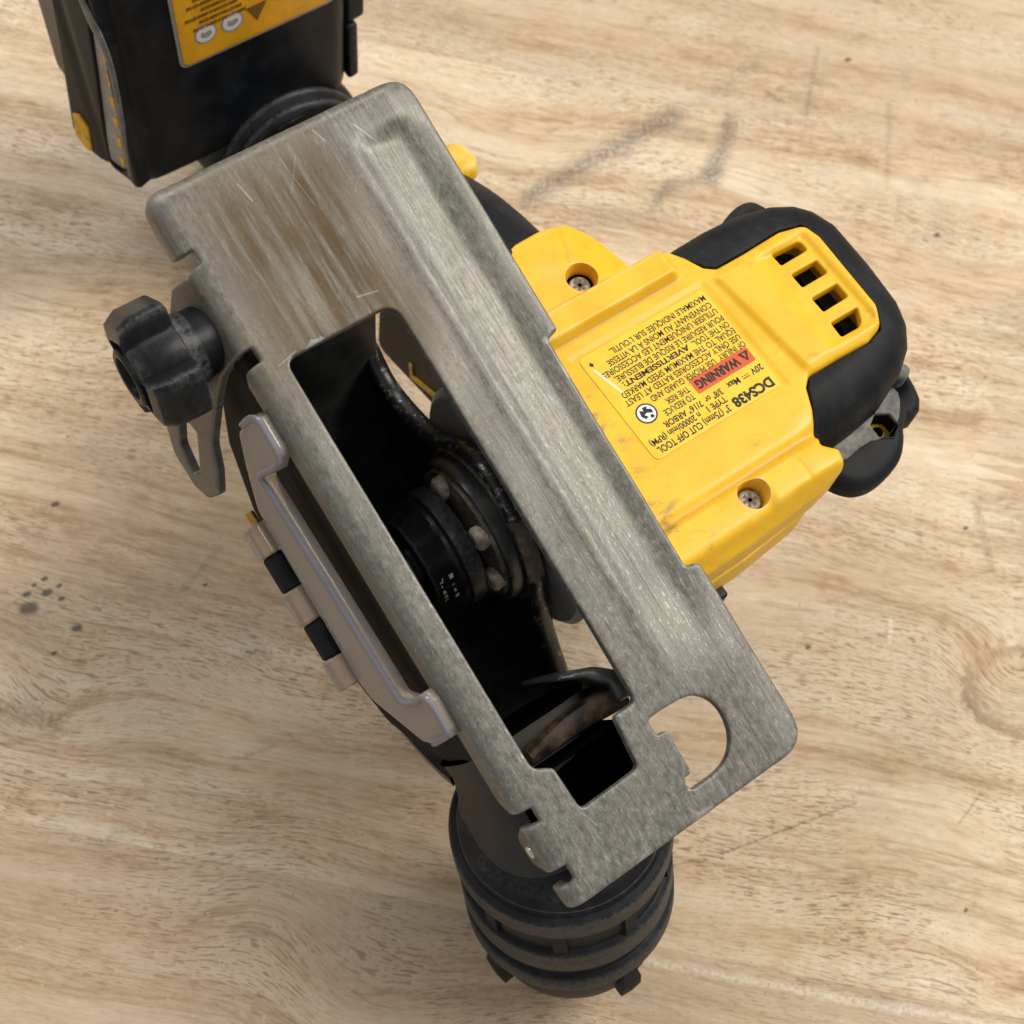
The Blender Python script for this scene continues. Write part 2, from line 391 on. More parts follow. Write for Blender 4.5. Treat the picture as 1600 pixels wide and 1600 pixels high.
M = dict(
    wood=wood(), plate=steel_plate(), yellow=plastic_yellow(),
    rubber=plastic_black('black_rubber_overmould', (0.0065, 0.0068, 0.0076), 0.55, 0.14, (0.15, 0.145, 0.135), 0.3),
    black=plastic_black('black_plastic', (0.008, 0.0085, 0.0095), 0.36, 0.10, (0.15, 0.145, 0.135), 0.0),
    knob=plastic_black('scuffed_black_knob', (0.0075, 0.0080, 0.0093), 0.32, 0.11, (0.16, 0.155, 0.15), 0.45),
    port=plastic_black('dusty_black_port', (0.0075, 0.008, 0.0095), 0.50, 0.16, (0.17, 0.168, 0.165), 0.5),
    battery=plastic_black('black_battery_plastic', (0.0068, 0.0085, 0.0112), 0.36, 0.07, (0.13, 0.13, 0.13), 0.25),
    dusty=plastic_black('dusty_grey_rubber', (0.045, 0.044, 0.042), 0.7, 0.8, (0.30, 0.285, 0.26)),
    taupe=simple('dark_taupe_plastic', (0.022, 0.020, 0.017), 0.85, 0.0, 0.25, 0.12, 0.1),
    plainblack=plastic_black('plain_black_plastic', (0.007, 0.0075, 0.0085), 0.65, 0.10, (0.15, 0.145, 0.14), 0.0),
    neckgrey=simple('taupe_plastic', (0.052, 0.046, 0.039), 0.6, 0.0, 0.2, 0.12, 0.25),
    guard=guard_black(), guardin=guard_black('black_guard_inside', 0.0), worn_edge=worn_edge(), ring=grimy_ring(), clear=clear_plastic('clear_smoked_plastic', (0.74, 0.65, 0.56), 0.08, 0.66), clearrim=clear_plastic('clear_plastic_rim', (0.40, 0.39, 0.42), 0.06, 0.5),
    alloy=simple('grey_cast_alloy', (0.46, 0.45, 0.44), 0.5, 0.15, 0.2, 0.3),
    ledge=simple('dust_coated_rubber', (0.20, 0.19, 0.17), 0.8, 0, 0.45, 0.35),
    ribs=plastic_black('rubbed_black_ribs', (0.012, 0.0125, 0.0135), 0.34, 0.1, (0.15, 0.15, 0.15), 0.55),
    rubbed_highlight=simple('rubbed_highlight_grey', (0.17, 0.17, 0.175), 0.4, 0, 0.3, 0.3),  # rubbed edge grey with a gloss highlight painted in
    caked=simple('caked_dust', (0.16, 0.125, 0.09), 0.8, 0, 0.3, 0.8),
    screw=simple('dusty_screw_head', (0.36, 0.31, 0.25), 0.6, 0.35, 0.5, 0.9),
    bolt=simple('bone_coloured_dusty_bolt', (0.42, 0.35, 0.26), 0.65, 0.1, 0.5, 0.5),
    dark=flat('deep_black_interior', (0.0012, 0.0012, 0.0012), 1.0, 0.0),  # near-black without sheen: shade of hollows and openings put into the colour
    brass=simple('brass_pin', (0.62, 0.36, 0.08), 0.3, 0.9),
    shine=simple('bright_steel', (0.62, 0.60, 0.57), 0.22, 1.0),
    rust=simple('rusty_lip', (0.040, 0.026, 0.014), 0.6, 0.0, 0.9, 0.16, 0.2),
    label=label_yellow(), ink=flat('black_print', (0.012, 0.011, 0.010), 0.5), red=flat('orange_red_print', (0.66, 0.105, 0.025), 0.4),
    white=flat('white_print', (0.80, 0.79, 0.76), 0.4), brownink=flat('brown_print', (0.22, 0.105, 0.012), 0.5),
    orange=simple('orange_yellow_label', (0.88, 0.44, 0.016), 0.4, 0, 0.12, 0.1),
    grey=simple('grey_seal', (0.36, 0.35, 0.33), 0.5, 0, 0.2, 0.2), greyline=flat('grey_print', (0.36, 0.33, 0.32), 0.5),
    copper=simple('dark_copper_windings', (0.10, 0.06, 0.03), 0.5, 0.6, 0.4, 1.2),
    gluepale=flat('pale_scuffed_mark', (0.80, 0.70, 0.42), 0.45),
)

# ------------------------------------------------------------------ frames
class Frame:
    def __init__(self, o, ex, ey, ez, k=1.0):
        self.o = np.array(o, float)
        self.m = k * np.stack([np.array(v, float) / np.linalg.norm(v) for v in (ex, ey, ez)], 0)
    def __call__(self, P):
        return np.asarray(P, float) @ self.m + self.o
BODY = Frame((0, 0, 0), (1, 0, 0), (0, 1, 0), (0, 0, 1))
_g = math.radians(17.0)      # the shoe is swung 17 degrees against the body
_cg, _sg = math.cos(_g), math.sin(_g)
def plate2body(P):
    P = np.asarray(P, float)
    x, y, n = P[..., 0] - 7.0, P[..., 1], P[..., 2] + 36.0
    return np.stack([_cg * x + _sg * n, y, -_sg * x + _cg * n], -1)
def pframe(o, ex, ey, ez):
    c = plate2body([0, 0, 0])
    return Frame(plate2body(o), *[plate2body(v) - c for v in (ex, ey, ez)])

def mesh_obj(name, V, F, mat, parent=None, uv=None, sharp=38, kind=None):
    V = (np.asarray(V, float) + (0, 0, LIFT)) * MM
    me = bpy.data.meshes.new(name)
    me.from_pydata([tuple(v) for v in V], [], [tuple(int(i) for i in f) for f in F])
    me.validate()
    if uv is not None:
        lay = me.uv_layers.new(name='flat')
        idx = np.zeros(len(me.loops), dtype=np.int32)
        me.loops.foreach_get('vertex_index', idx)
        lay.data.foreach_set('uv', (np.asarray(uv)[idx] * 0.01).astype(np.float32).ravel())
    me.materials.append(M[mat] if isinstance(mat, str) else mat)
    me.polygons.foreach_set('use_smooth', [True] * len(me.polygons))
    me.set_sharp_from_angle(angle=math.radians(sharp))
    o = bpy.data.objects.new(name, me)
    COL.objects.link(o)
    if parent is not None:
        o.parent = parent
    return o

# ------------------------------------------------------------------ 2D helpers
def arc_poly(pts, n=6):
    """polygon with a rounding radius for each corner: (x, y, r)"""
    out = []
    k = len(pts)
    for i in range(k):
        p = np.array(pts[i][:2], float)
        r = pts[i][2] if len(pts[i]) > 2 else 0
        a = np.array(pts[i - 1][:2], float) - p
        c = np.array(pts[(i + 1) % k][:2], float) - p
        la, lc = np.linalg.norm(a), np.linalg.norm(c)
        if r <= 0 or la < 1e-6 or lc < 1e-6:
            out.append(p); continue
        a, c = a / la, c / lc
        ang = math.acos(max(-1, min(1, float(a @ c))))
        if ang > math.pi - 0.02:
            out.append(p); continue
        t = min(r / math.tan(ang / 2), la * 0.49, lc * 0.49)
        p0, p1 = p + a * t, p + c * t
        for j in range(n + 1):
            s = j / n
            out.append((1 - s) ** 2 * p0 + 2 * s * (1 - s) * p + s * s * p1)
    return np.array(out)
def chaikin(pts, it=2):
    P = np.array(pts, float)
    for _ in range(it):
        Q = np.roll(P, -1, 0)
        P = np.stack([0.75 * P + 0.25 * Q, 0.25 * P + 0.75 * Q], 1).reshape(-1, 2)
    return P
def circle(cx, cy, r, n=24, ry=None):
    t = np.linspace(0, 2 * math.pi, n, endpoint=False)
    return np.stack([cx + r * np.cos(t), cy + (ry or r) * np.sin(t)], 1)
def ccw(P):
    P = np.array(P, float)
    a = np.sum(P[:, 0] * np.roll(P[:, 1], -1) - np.roll(P[:, 0], -1) * P[:, 1])
    return P if a > 0 else P[::-1]
def resample(P, sp):
    out = []
    for i in range(len(P)):
        a, c = P[i], P[(i + 1) % len(P)]
        L = np.linalg.norm(c - a)
        if L < 1e-4:
            continue
        k = max(1, int(math.ceil(L / sp)))
        for j in range(k):
            out.append(a + (c - a) * j / k)
    return np.array(out)
def inside(P, poly):
    x, y = P[:, 0], P[:, 1]
    r = np.zeros(len(P), bool)
    for i in range(len(poly)):
        x0, y0 = poly[i]; x1, y1 = poly[(i + 1) % len(poly)]
        c = ((y0 > y) != (y1 > y)) & (x < (x1 - x0) * (y - y0) / ((y1 - y0) if abs(y1 - y0) > 1e-12 else 1e-12) + x0)
        r ^= c
    return r
def dist(P, poly):
    d = np.full(len(P), 1e9)
    for i in range(len(poly)):
        a = poly[i]; ba = poly[(i + 1) % len(poly)] - a
        L = ba @ ba
        if L < 1e-12:
            continue
        h = np.clip(((P - a) @ ba) / L, 0, 1)
        d = np.minimum(d, np.hypot(*(P - a - h[:, None] * ba).T))
    return d
def sstep(x, a, b):
    t = np.clip((np.asarray(x, float) - a) / (b - a), 0, 1)
    return t * t * (3 - 2 * t)

def flat_mesh(outline, holes, sp, R, Rh, pins=()):
    """constrained triangulation with rings near the edges: points, triangles, loops, distances"""
    loops = [resample(ccw(outline), sp)] + [resample(ccw(h)[::-1], sp * 0.7) for h in holes]
    rad = [R] + [Rh] * len(holes)
    pts, edges, loop_ids = [], [], []
    for L in loops:
        s = len(pts)
        pts += list(L)
        ids = list(range(s, s + len(L)))
        loop_ids.append(ids)
        edges += [(ids[i], ids[(i + 1) % len(ids)]) for i in range(len(ids))]
    extra = []
    for L, r in zip(loops, rad):
        if r <= 0:
            continue
        nxt, prv = np.roll(L, -1, 0), np.roll(L, 1, 0)
        t = nxt - prv
        t /= np.maximum(np.linalg.norm(t, axis=1), 1e-9)[:, None]
        nrm = np.stack([-t[:, 1], t[:, 0]], 1)
        for f in (0.06, 0.2, 0.42, 0.7, 1.0):
            Q = L + nrm * (f * r)
            ok = dist(Q, L) > f * r * 0.93
            extra.append(Q[ok])
    lo, hi = loops[0].min(0), loops[0].max(0)
    gx, gy = np.meshgrid(np.arange(lo[0], hi[0], sp), np.arange(lo[1], hi[1], sp * 0.87))
    gx[1::2] += sp * 0.5
    G = np.stack([gx.ravel(), gy.ravel()], 1)
    far = np.ones(len(G), bool)
    for L, r in zip(loops, rad):
        far &= dist(G, L) > max(r * 1.15, sp * 0.45)
    extra.append(G[far])
    for cx, cy, r in pins:           # crisp round wells: rings of points round each
        keep = [np.hypot(q[:, 0] - cx, q[:, 1] - cy) > r + 0.75 for q in extra]
        extra = [q[k_] for q, k_ in zip(extra, keep)]
        for f in (-1.4, -0.36, -0.12, 0.12, 0.36, 0.62):
            extra.append(circle(cx, cy, r + f, 44))
        extra.append(np.array([(cx, cy)]))
    E = np.concatenate(extra)
    E = E[inside(E, loops[0])]
    for L in loops[1:]:
        E = E[~inside(E, L)]
    allp = np.concatenate([np.array(pts), E])
    r = delaunay_2d_cdt([Vector(p) for p in allp], edges, [], 0, 1e-5)
    vo = np.array([tuple(v) for v in r[0]])
    mp = {}
    for i, og in enumerate(r[3]):
        for k in og:
            mp[k] = i
    T = np.array([f for f in r[2] if len(f) == 3])
    c = vo[T].mean(1)
    ok = inside(c, loops[0])
    for L in loops[1:]:
        ok &= ~inside(c, L)
    T = T[ok]
    a, b_, d = vo[T[:, 0]], vo[T[:, 1]], vo[T[:, 2]]
    ar = (b_[:, 0] - a[:, 0]) * (d[:, 1] - a[:, 1]) - (b_[:, 1] - a[:, 1]) * (d[:, 0] - a[:, 0])
    T[ar < 0] = T[ar < 0][:, ::-1]
    L2 = [[mp[k] for k in ids] for ids in loop_ids]
    drop = np.zeros(len(vo))
    for L, r_ in zip(loops, rad):
        if r_ > 0:
            dd = np.clip(dist(vo, L), 0, r_)
            drop = np.maximum(drop, r_ - np.sqrt(np.maximum(r_ * r_ - (r_ - dd) ** 2, 0)))
    return vo, T, L2, drop

def pillow(name, outline, top, mat, parent, R=1.0, zbot=0.0, sp=1.2, holes=(), Rh=0.5, hole_z=None, fr=BODY, cap=False, sharp=38, flare=0.0, pins=()):
    vo, T, L2, drop = flat_mesh(outline, holes, sp, R, Rh, pins)
    z = (top(vo[:, 0], vo[:, 1]) if callable(top) else np.full(len(vo), float(top))) - drop
    V = [(x, y, h) for (x, y), h in zip(vo, z)]
    F = [tuple(t) for t in T]
    cen = vo[L2[0]].mean(0)
    for li, ids in enumerate(L2):
        zb = zbot if li == 0 or hole_z is None else hole_z
        s = len(V)
        for i in ids:
            q = vo[i] + ((vo[i] - cen) * flare if li == 0 else 0)
            V.append((q[0], q[1], zb))
        k = len(ids)
        for i in range(k):
            j = (i + 1) % k
            F.append((ids[i], s + i, s + j, ids[j]))
    if cap:
        s = len(V)
        V += [(x, y, zbot - 0.001) for x, y in vo]
        F += [tuple(s + i for i in t[::-1]) for t in T]
    return mesh_obj(name, fr(np.array(V)), F, mat, parent, sharp=sharp)

def lathe(name, prof, mat, parent, o, axis, n=48, ref=(0, 0, 1), rfun=None, sharp=35, close=True):
    ez = np.array(axis, float) / np.linalg.norm(axis)
    if abs(np.array(ref, float) @ ez) > 0.95 * np.linalg.norm(ref):
        ref = (1, 0, 0)
    ex = np.array(ref, float) - ez * (np.array(ref, float) @ ez)
    ex /= np.linalg.norm(ex)
    ey = np.cross(ez, ex)
    V, F = [], []
    for (r, z) in prof:
        for k in range(n):
            t = 2 * math.pi * k / n
            rr = r * (rfun(t, z) if rfun else 1.0)
            V.append(np.array(o) + ez * z + ex * rr * math.cos(t) + ey * rr * math.sin(t))
    for i in range(len(prof) - 1):
        for k in range(n):
            j = (k + 1) % n
            F.append((i * n + k, i * n + j, (i + 1) * n + j, (i + 1) * n + k))
    if close:
        F.append(tuple(range(n))[::-1])
        F.append(tuple((len(prof) - 1) * n + k for k in range(n)))
    return mesh_obj(name, V, F, mat, parent, sharp=sharp)

def loft(name, secs, mat, parent, sharp=40, caps=True):
    n = len(secs[0])
    V = np.concatenate([np.asarray(s, float) for s in secs])
    F = []
    for i in range(len(secs) - 1):
        for k in range(n):
            j = (k + 1) % n
            F.append((i * n + k, i * n + j, (i + 1) * n + j, (i + 1) * n + k))
    if caps:
        F += [tuple(range(n))[::-1], tuple((len(secs) - 1) * n + k for k in range(n))]
    return mesh_obj(name, V, F, mat, parent, sharp=sharp)
def sect(c, eu, ev, ru, rv, n=32, p=2.0):
    out = []
    for k in range(n):
        t = 2 * math.pi * k / n
        cu, su = math.cos(t), math.sin(t)
        out.append(np.array(c, float) + np.array(eu) * ru * math.copysign(abs(cu) ** (2 / p), cu)
                   + np.array(ev) * rv * math.copysign(abs(su) ** (2 / p), su))
    return out
def catmull(P, n=6):
    P = np.array(P, float)
    out = []
    for i in range(len(P) - 1):
        a, b_, c, d = P[max(i - 1, 0)], P[i], P[i + 1], P[min(i + 2, len(P) - 1)]
        for j in range(n):
            t = j / n
            out.append(0.5 * (2 * b_ + (c - a) * t + (2 * a - 5 * b_ + 4 * c - d) * t * t + (3 * b_ - a - 3 * c + d) * t ** 3))
    out.append(P[-1])
    return np.array(out)

def text(name, s, fr, size, width, mat, parent, bold=0.012):
    """flat printed lettering lying in the frame: ex reading direction, ey letter height"""
    cu = bpy.data.curves.new(name, 'FONT')
    cu.body, cu.size, cu.offset = s, 1.0, bold
    cu.resolution_u = 3
    tmp = bpy.data.objects.new(name, cu)
    COL.objects.link(tmp)
    dg = bpy.context.evaluated_depsgraph_get()
    me = bpy.data.meshes.new_from_object(tmp.evaluated_get(dg))
    V = np.array([tuple(v.co) for v in me.vertices])
    F = [tuple(p.vertices) for p in me.polygons]
    bpy.data.objects.remove(tmp); bpy.data.curves.remove(cu); bpy.data.meshes.remove(me)
    w = V[:, 0].max() - V[:, 0].min()
    V[:, 0] = (V[:, 0] - V[:, 0].min()) * (width / w)
    V[:, 1] *= size / 0.73
    return mesh_obj(name, fr(V), F, mat, parent)

def tag(o, label=None, cat=None, group=None, kind=None):
    for k, v in (('label', label), ('category', cat), ('group', group), ('kind', kind)):
        if v:
            o[k] = v
    return o

# ================================================================== the bench
AL = math.radians(-10.1)
def bench_world(l, m, z):
    return (l * math.cos(AL) - m * math.sin(AL), l * math.sin(AL) + m * math.cos(AL), z)
def board(name, outline, parent, z=0.0, th=26.0, mat='wood'):
    """one solid stave with slightly eased top edges, in world space"""
    vo, T, L2, drop = flat_mesh(outline, [], 60.0, 0.0, 0.0)
    ids = L2[0]
    P = vo[ids]
    nxt, prv = np.roll(P, -1, 0), np.roll(P, 1, 0)
    d0 = P - prv; d1 = nxt - P
    d0 /= np.linalg.norm(d0, axis=1)[:, None]; d1 /= np.linalg.norm(d1, axis=1)[:, None]
    nn = np.stack([-(d0 + d1)[:, 1], (d0 + d1)[:, 0]], 1)
    nn /= np.maximum(np.linalg.norm(nn, axis=1), 1e-6)[:, None]
    e = 0.012
    inn = vo.copy()
    inn[ids] = P + nn * e
    V = [bench_world(x, y, z) for x, y in inn]
    F = [tuple(t) for t in T]
    s1 = len(V); V += [bench_world(*vo[i], z - e) for i in ids]
    s2 = len(V); V += [bench_world(*vo[i], z - th) for i in ids]
    k = len(ids)
    for i in range(k):
        j = (i + 1) % k
        F += [(ids[i], s1 + i, s1 + j, ids[j]), (s1 + i, s2 + i, s2 + j, s1 + j)]
    o = mesh_obj(name, np.array(V) - (0, 0, LIFT), F, mat, parent, sharp=20)
    return o
me_b = [bench_world(l, m, -28.0) for l, m in ((-470, -260), (470, -260), (470, 520), (-470, 520))]
me_t = [bench_world(l, m, -26.05) for l, m in ((-470, -260), (470, -260), (470, 520), (-470, 520))]
bench = mesh_obj('workbench', np.array(me_b + me_t) - (0, 0, LIFT),
                 [(3, 2, 1, 0), (4, 5, 6, 7), (0, 1, 5, 4), (1, 2, 6, 5), (2, 3, 7, 6), (3, 0, 4, 7)], 'wood')
tag(bench, 'worn laminated light wood workbench top with scratches and dark smudges', 'workbench', kind='structure')
def comb_edge(l0, m0, m1, pitch, depth, left):
    n = max(2, int(round((m1 - m0) / pitch)))
    out, h = [], (m1 - m0) / n
    for i in range(n):
        a = m0 + i * h
        out += [(l0, a + h * 0.04), (l0 + depth, a + h * 0.42), (l0 + depth, a + h * 0.58), (l0, a + h * 0.96)]
    return out
ME = [-260, -158, -65.4, 54.0, 150.5, 195.6, 268, 352, 440, 520]
ENDS = {2: None, 3: 139.0, 4: None, 1: -250.0, 5: -300.0, 6: 120.0}
for i in range(len(ME) - 1):
    g = 0.006
    wm = wood(ME[i], ME[i + 1], 'maple_stave', (0.11, 0.37, 0.37, 0.37, 0.37, 0.66, 0.24, 0.71, 0.45)[i])
    m0, m1 = ME[i] + g, ME[i + 1] - g
    le = ENDS.get(i)
    dz = 0.0
    if le is None:
        board('board', np.array([(-470, m0), (470, m0), (470, m1), (-470, m1)]), bench, dz, mat=wm)
    else:
        ce = comb_edge(le, m0, m1, 4.6, 14.0, True)
        board('board', np.array([(-470, m0), (le, m0)] + ce + [(le, m1), (-470, m1)]), bench, dz, mat=wm)
        ce2 = [(x + 0.03, y) for x, y in ce]
        board('board', np.array([(470, m1), (le + 0.03, m1)] + ce2[::-1] + [(le + 0.03, m0), (470, m0)]), bench, dz, mat=wood(ME[i], ME[i + 1], 'maple_stave_end', 0.45, 0.42))

# ================================================================== the tool
root = bpy.data.objects.new('cut_off_tool', None)
root.empty_display_size = 0.05
COL.objects.link(root)
root.rotation_euler = (0, 0, PSI)
tag(root, 'yellow and black cordless cut-off tool with worn steel shoe plate lying on the workbench', 'power tool')

# ---------------------------------------------------------------- steel shoe plate, one folded sheet
RB = 3.5
def bend_map(u, v):
    """flat pattern -> folded sheet. Left edge folds into flanges, rear edge into a rolled lip."""
    cx = np.maximum(u, -72.8); cy = np.maximum(v, -26.5)
    dx, dy = u - cx, v - cy
    s = np.hypot(dx, dy)
    nx, ny = np.where(s > 1e-9, dx / np.maximum(s, 1e-9), 0), np.where(s > 1e-9, dy / np.maximum(s, 1e-9), 0)
    brk = (u > -61.0) & (u < -20) & (v < -31.5) | ((u > -60.5) & (u < -41.5) & (v < -26.5))
    brk &= ~((u > -38.9) & (v > -35.6))
    amax = np.where(brk, math.radians(70), math.radians(87))
    a = np.minimum(s / RB, amax)
    rest = np.maximum(s - RB * amax, 0)
    out = RB * np.sin(a) + rest * np.cos(amax)
    z = -RB * (1 - np.cos(a)) - rest * np.sin(amax)
    # pressed rib along the right half: step up, flat crown, gentle fall to the right edge
    xw = sstep(u, -69, -64) * (1 - sstep(u, 34, 56))
    rib = (-0.6 * sstep(v, 10.9, 11.9) - 0.135 * np.clip(v - 11.6, 0, 8.4) + 1.73 * sstep(v, 19.0, 27.0) + 0.08 * np.exp(-((v - 14.9) / 0.5) ** 2)) * xw
    groove = 0.24 * np.exp(-((v - 9.4) / 1.0) ** 2) * xw
    fall = -0.9 * sstep(v, 21.0, 28.0)
    sag = -0.35 * np.exp(-((v + 6) / 9.0) ** 2) * sstep(u, -75, -60) * (1 - sstep(u, -44, -36))
    dent = 0.12 * np.sin(u * 0.21 + v * 0.3) * np.sin(v * 0.17 + 1.0)
    return np.stack([cx + nx * out, cy + ny * out, z + rib + groove + fall + sag + dent], -1)
sheet = arc_poly([
    (-76.6, 27.2, 7.0), (-17.2, 27.0, 0.9), (-16.4, 24.1, 0.9), (35.0, 24.1, 0.9), (35.6, 27.0, 2.0), (76.2, 27.2, 6.5),
    (76.4, -34.0, 3.4), (71.6, -34.6, 0.8), (72.2, -28.4, 0.7), (71.4, -26.6, 0.7), (68.7, -26.6, 0.6), (68.9, -32.0, 1.0),
    (67.6, -38.4, 3.0), (61.4, -38.6, 3.0), (59.2, -33.0, 1.2), (59.6, -26.6, 0.6), (56.6, -26.6, 0.6), (56.4, -33.2, 1.5), (54.0, -36.4, 1.5),
    (20.0, -35.6, 4.0), (-36.8, -34.4, 1.2), (-38.6, -31.4, 0.8), (-38.9, -26.6, 0.6), (-41.9, -26.6, 0.6),
    (-42.0, -34.0, 1.0), (-41.6, -39.5, 4), (-39.4, -45.6, 5), (-34.0, -56.4, 5), (-29.2, -60.4, 3), (-25.4, -65.4, 2), (-26.4, -70.0, 2),
    (-30.2, -72.4, 2), (-38.6, -72.6, 4), (-45.0, -68.4, 6), (-52.6, -54.0, 6), (-58.4, -43.0, 3), (-60.6, -38.4, 2), (-59.5, -31.0, 1.5),
    (-60.0, -26.6, 0.6), (-62.8, -26.8, 0.6), (-63.0, -31.0, 1.0), (-63.8, -35.0, 1.4), (-70.0, -35.2, 4.0), (-77.6, -32.6, 4.0), (-77.0, -22.0, 3)])
slot = arc_poly([(-36.8, -22.6, 2.4), (-36.8, 1.0, 3.6), (51.2, 1.0, 1.8), (51.2, -4.4, 1.2), (61.7, -5.4, 1.6), (62.1, -18.9, 1.6),
                 (52.8, -19.4, 1.4), (50.8, -22.9, 2.6)])
dhole = np.concatenate([arc_poly([(68.4, 0.9, 0.8), (68.2, 3.1, 0.9), (58.9, 3.1, 0.9), (58.7, 1.0, 0.6), (55.3, 0.9, 1.0), (55.2, 4.6, 1.0), (55.5, 8.6, 0)])[3:],
                        catmull([(55.5, 8.6), (56.4, 11.4), (58.6, 13.5), (61.6, 14.4), (65.2, 14.0), (68.0, 12.5), (69.9, 10.2), (70.8, 7.2), (70.9, 3.6)], 4)[1:],
                        np.array([(70.9, 1.8), (70.5, 1.1), (69.4, 0.8)])])
aslot = arc_poly([(-40.2, -60.0, 1.2), (-37.8, -59.4, 1.0), (-31.4, -67.2, 1.0), (-32.0, -70.0, 1.2), (-38.8, -68.0, 2.5), (-42.2, -63.4, 1.5)])
def folded(name, outline, holes, th, mat, parent, sp=1.3, R=0.7):
    vo, T, L2, drop = flat_mesh(outline, holes, sp, R, R * 0.7)
    P = bend_map(vo[:, 0], vo[:, 1])
    N = np.zeros_like(P)
    fn = np.cross(P[T[:, 1]] - P[T[:, 0]], P[T[:, 2]] - P[T[:, 0]])
    for k in range(3):
        np.add.at(N, T[:, k], fn)
    N /= np.maximum(np.linalg.norm(N, axis=1), 1e-9)[:, None]
    top, bot = P - N * drop[:, None], P - N * th
    V = np.concatenate([top, bot]); n = len(vo)
    F = [tuple(t) for t in T] + [tuple(n + i for i in t[::-1]) for t in T]
    for ids in L2:
        k = len(ids)
        for i in range(k):
            j = (i + 1) % k
            F.append((ids[i], n + ids[i], n + ids[j], ids[j]))
    return mesh_obj(name, plate2body(V), F, mat, parent, uv=np.concatenate([vo, vo]), sharp=50)
plate = folded('base_plate', sheet, [slot, dhole, aslot], 2.0, 'plate', root, sp=1.15)
tag(plate, 'worn grey steel shoe plate with long slot, D-shaped hole and brown stains')
lathe('rivet', [(0.2, 0.5), (0.9, 0.4), (1.3, 0.1), (1.4, -0.3)][::-1], 'shine', plate, plate2body((64.4, -30.2, -6.2)), plate2body((0, -1, 0.1)) - plate2body((0, 0, 0)), 20)

# ---------------------------------------------------------------- clamp knob on the flange bracket
c20, s20 = math.cos(math.radians(20)), math.sin(math.radians(20))
pdir = lambda v: plate2body(v) - plate2body((0, 0, 0))
kax = pdir((0.0, -1.0, 0.06))
kdn = pdir((0, -0.06, -1.0))
kb = plate2body((-49.2, -30.4, -9.8))
def lobes(t, z):
    t = (t + math.pi / 3) % (2 * math.pi / 3) - math.pi / 3
    a = abs(t)
    flat_r = 0.94 / max(math.cos(a), 0.5)                      # flat-ended wing
    w = float(sstep(a, math.radians(28), math.radians(34)))
    return (1 - w) * min(flat_r, 1.0) + w * 0.68
knob = lathe('clamp_knob', [(8.0, 6.6), (11.6, 6.7), (12.2, 7.0), (12.4, 7.5), (12.4, 13.6), (12.1, 14.2), (10.9, 16.3), (8.6, 16.9),
                            (7.8, 16.8), (7.2, 16.2), (7.0, 12.0)], 'knob', root, kb, kax, 168, ref=kdn, rfun=lobes, sharp=28)
tag(knob, 'black three-lobed plastic clamp knob')
lathe('collar', [(6.6, -2.2), (6.9, -1.6), (6.9, 3.4), (7.3, 4.0), (7.3, 7.2), (6.0, 7.6)], 'knob', knob, kb, kax, 40)
lathe('hub', [(5.9, 8.5), (5.9, 17.2), (5.3, 17.6), (4.4, 17.5), (4.0, 16.6), (3.8, 11.0), (0.3, 10.9)], 'black', knob, kb, kax, 36)
lathe('washer', [(8.3, -2.0), (8.5, -1.7), (8.5, -1.0), (8.2, -0.7)], 'dark', knob, kb, kax, 40)

# ---------------------------------------------------------------- guard shell under the plate
rim = catmull([(-50, 2.5), (-47.2, 5.2), (-39.4, -0.2), (-29.1, 1.2), (-19.3, 6.4), (-10.6, 17.3), (0.4, 21.8), (7.9, 17.2), (16.3, 7.4), (19.5, -1.2),
               (24.6, -13.8), (31.4, -23.8), (36.7, -31.6)], 4)
arc = [(46 * math.cos(t), 46 * math.sin(t)) for t in np.linspace(math.radians(-42), math.radians(-176), 24)]
wall = np.concatenate([rim, np.array(arc)])
def yframe(y, sgn):     # local x = body x, local y = body N, z = -y (left) or +y
    return Frame((0, y, 0), (1, 0, 0), (0, 0, 1), (0, -1, 0))
guard = pillow('wheel_guard', wall, 0.0, 'guard', root, R=0.9, zbot=-2.6, sp=2.0, fr=yframe(4.0, -1), cap=True)
tag(guard, 'black steel wheel guard with chipped edge inside the slot')
S = []
for i, (x, z) in enumerate(rim):
    t = rim[min(i + 1, len(rim) - 1)] - rim[max(i - 1, 0)]
    t = t / np.linalg.norm(t)
    wv = 1.0 + 0.16 * math.sin(i * 1.7) + 0.10 * math.sin(i * 4.1)
    S.append([np.array((x - t[1] * 1.2 * wv * math.cos(a), 4.6 + 2.2 * math.sin(a), z + t[0] * 1.2 * wv * math.cos(a))) for a in np.linspace(0, 2 * math.pi, 12, endpoint=False)])
loft('guard_edge', S, 'worn_edge', guard)
# curved trough wall
V, F = [], []
angs = np.linspace(math.radians(-30), math.radians(-232), 48)
for r in (46.0, 44.2):
    for y in (-29.5, 5.0):
        for t in angs:
            V.append((max(r * math.cos(t), -r) if t > -math.pi else -r + 0.0, y, r * math.sin(t) if t > -math.pi else -(t + math.pi) * r))
k = len(angs)
def Q(a, b_):
    for i in range(k - 1):
        F.append((a * k + i, a * k + i + 1, b_ * k + i + 1, b_ * k + i))
Q(0, 1); Q(3, 2); Q(2, 0); Q(1, 3)
mesh_obj('trough', V, F, 'guardin', guard)
# left wall of the guard, dark plastic
lw = arc_poly([(-50, 16, 4), (-52, -12, 6), (-45, -38, 8), (-24, -52, 12), (2, -54, 12), (16, -47, 8), (28, -31, 8), (38, -10, 6), (44, 12, 4), (44, 20, 3), (-46, 47, 4)])
skin = pillow('guard_side', lw, 0.0, 'taupe', root, R=2.0, zbot=-3.0, sp=2.5, fr=yframe(-30.0, -1), cap=True)
tag(skin, 'dark taupe outer side wall of the guard')

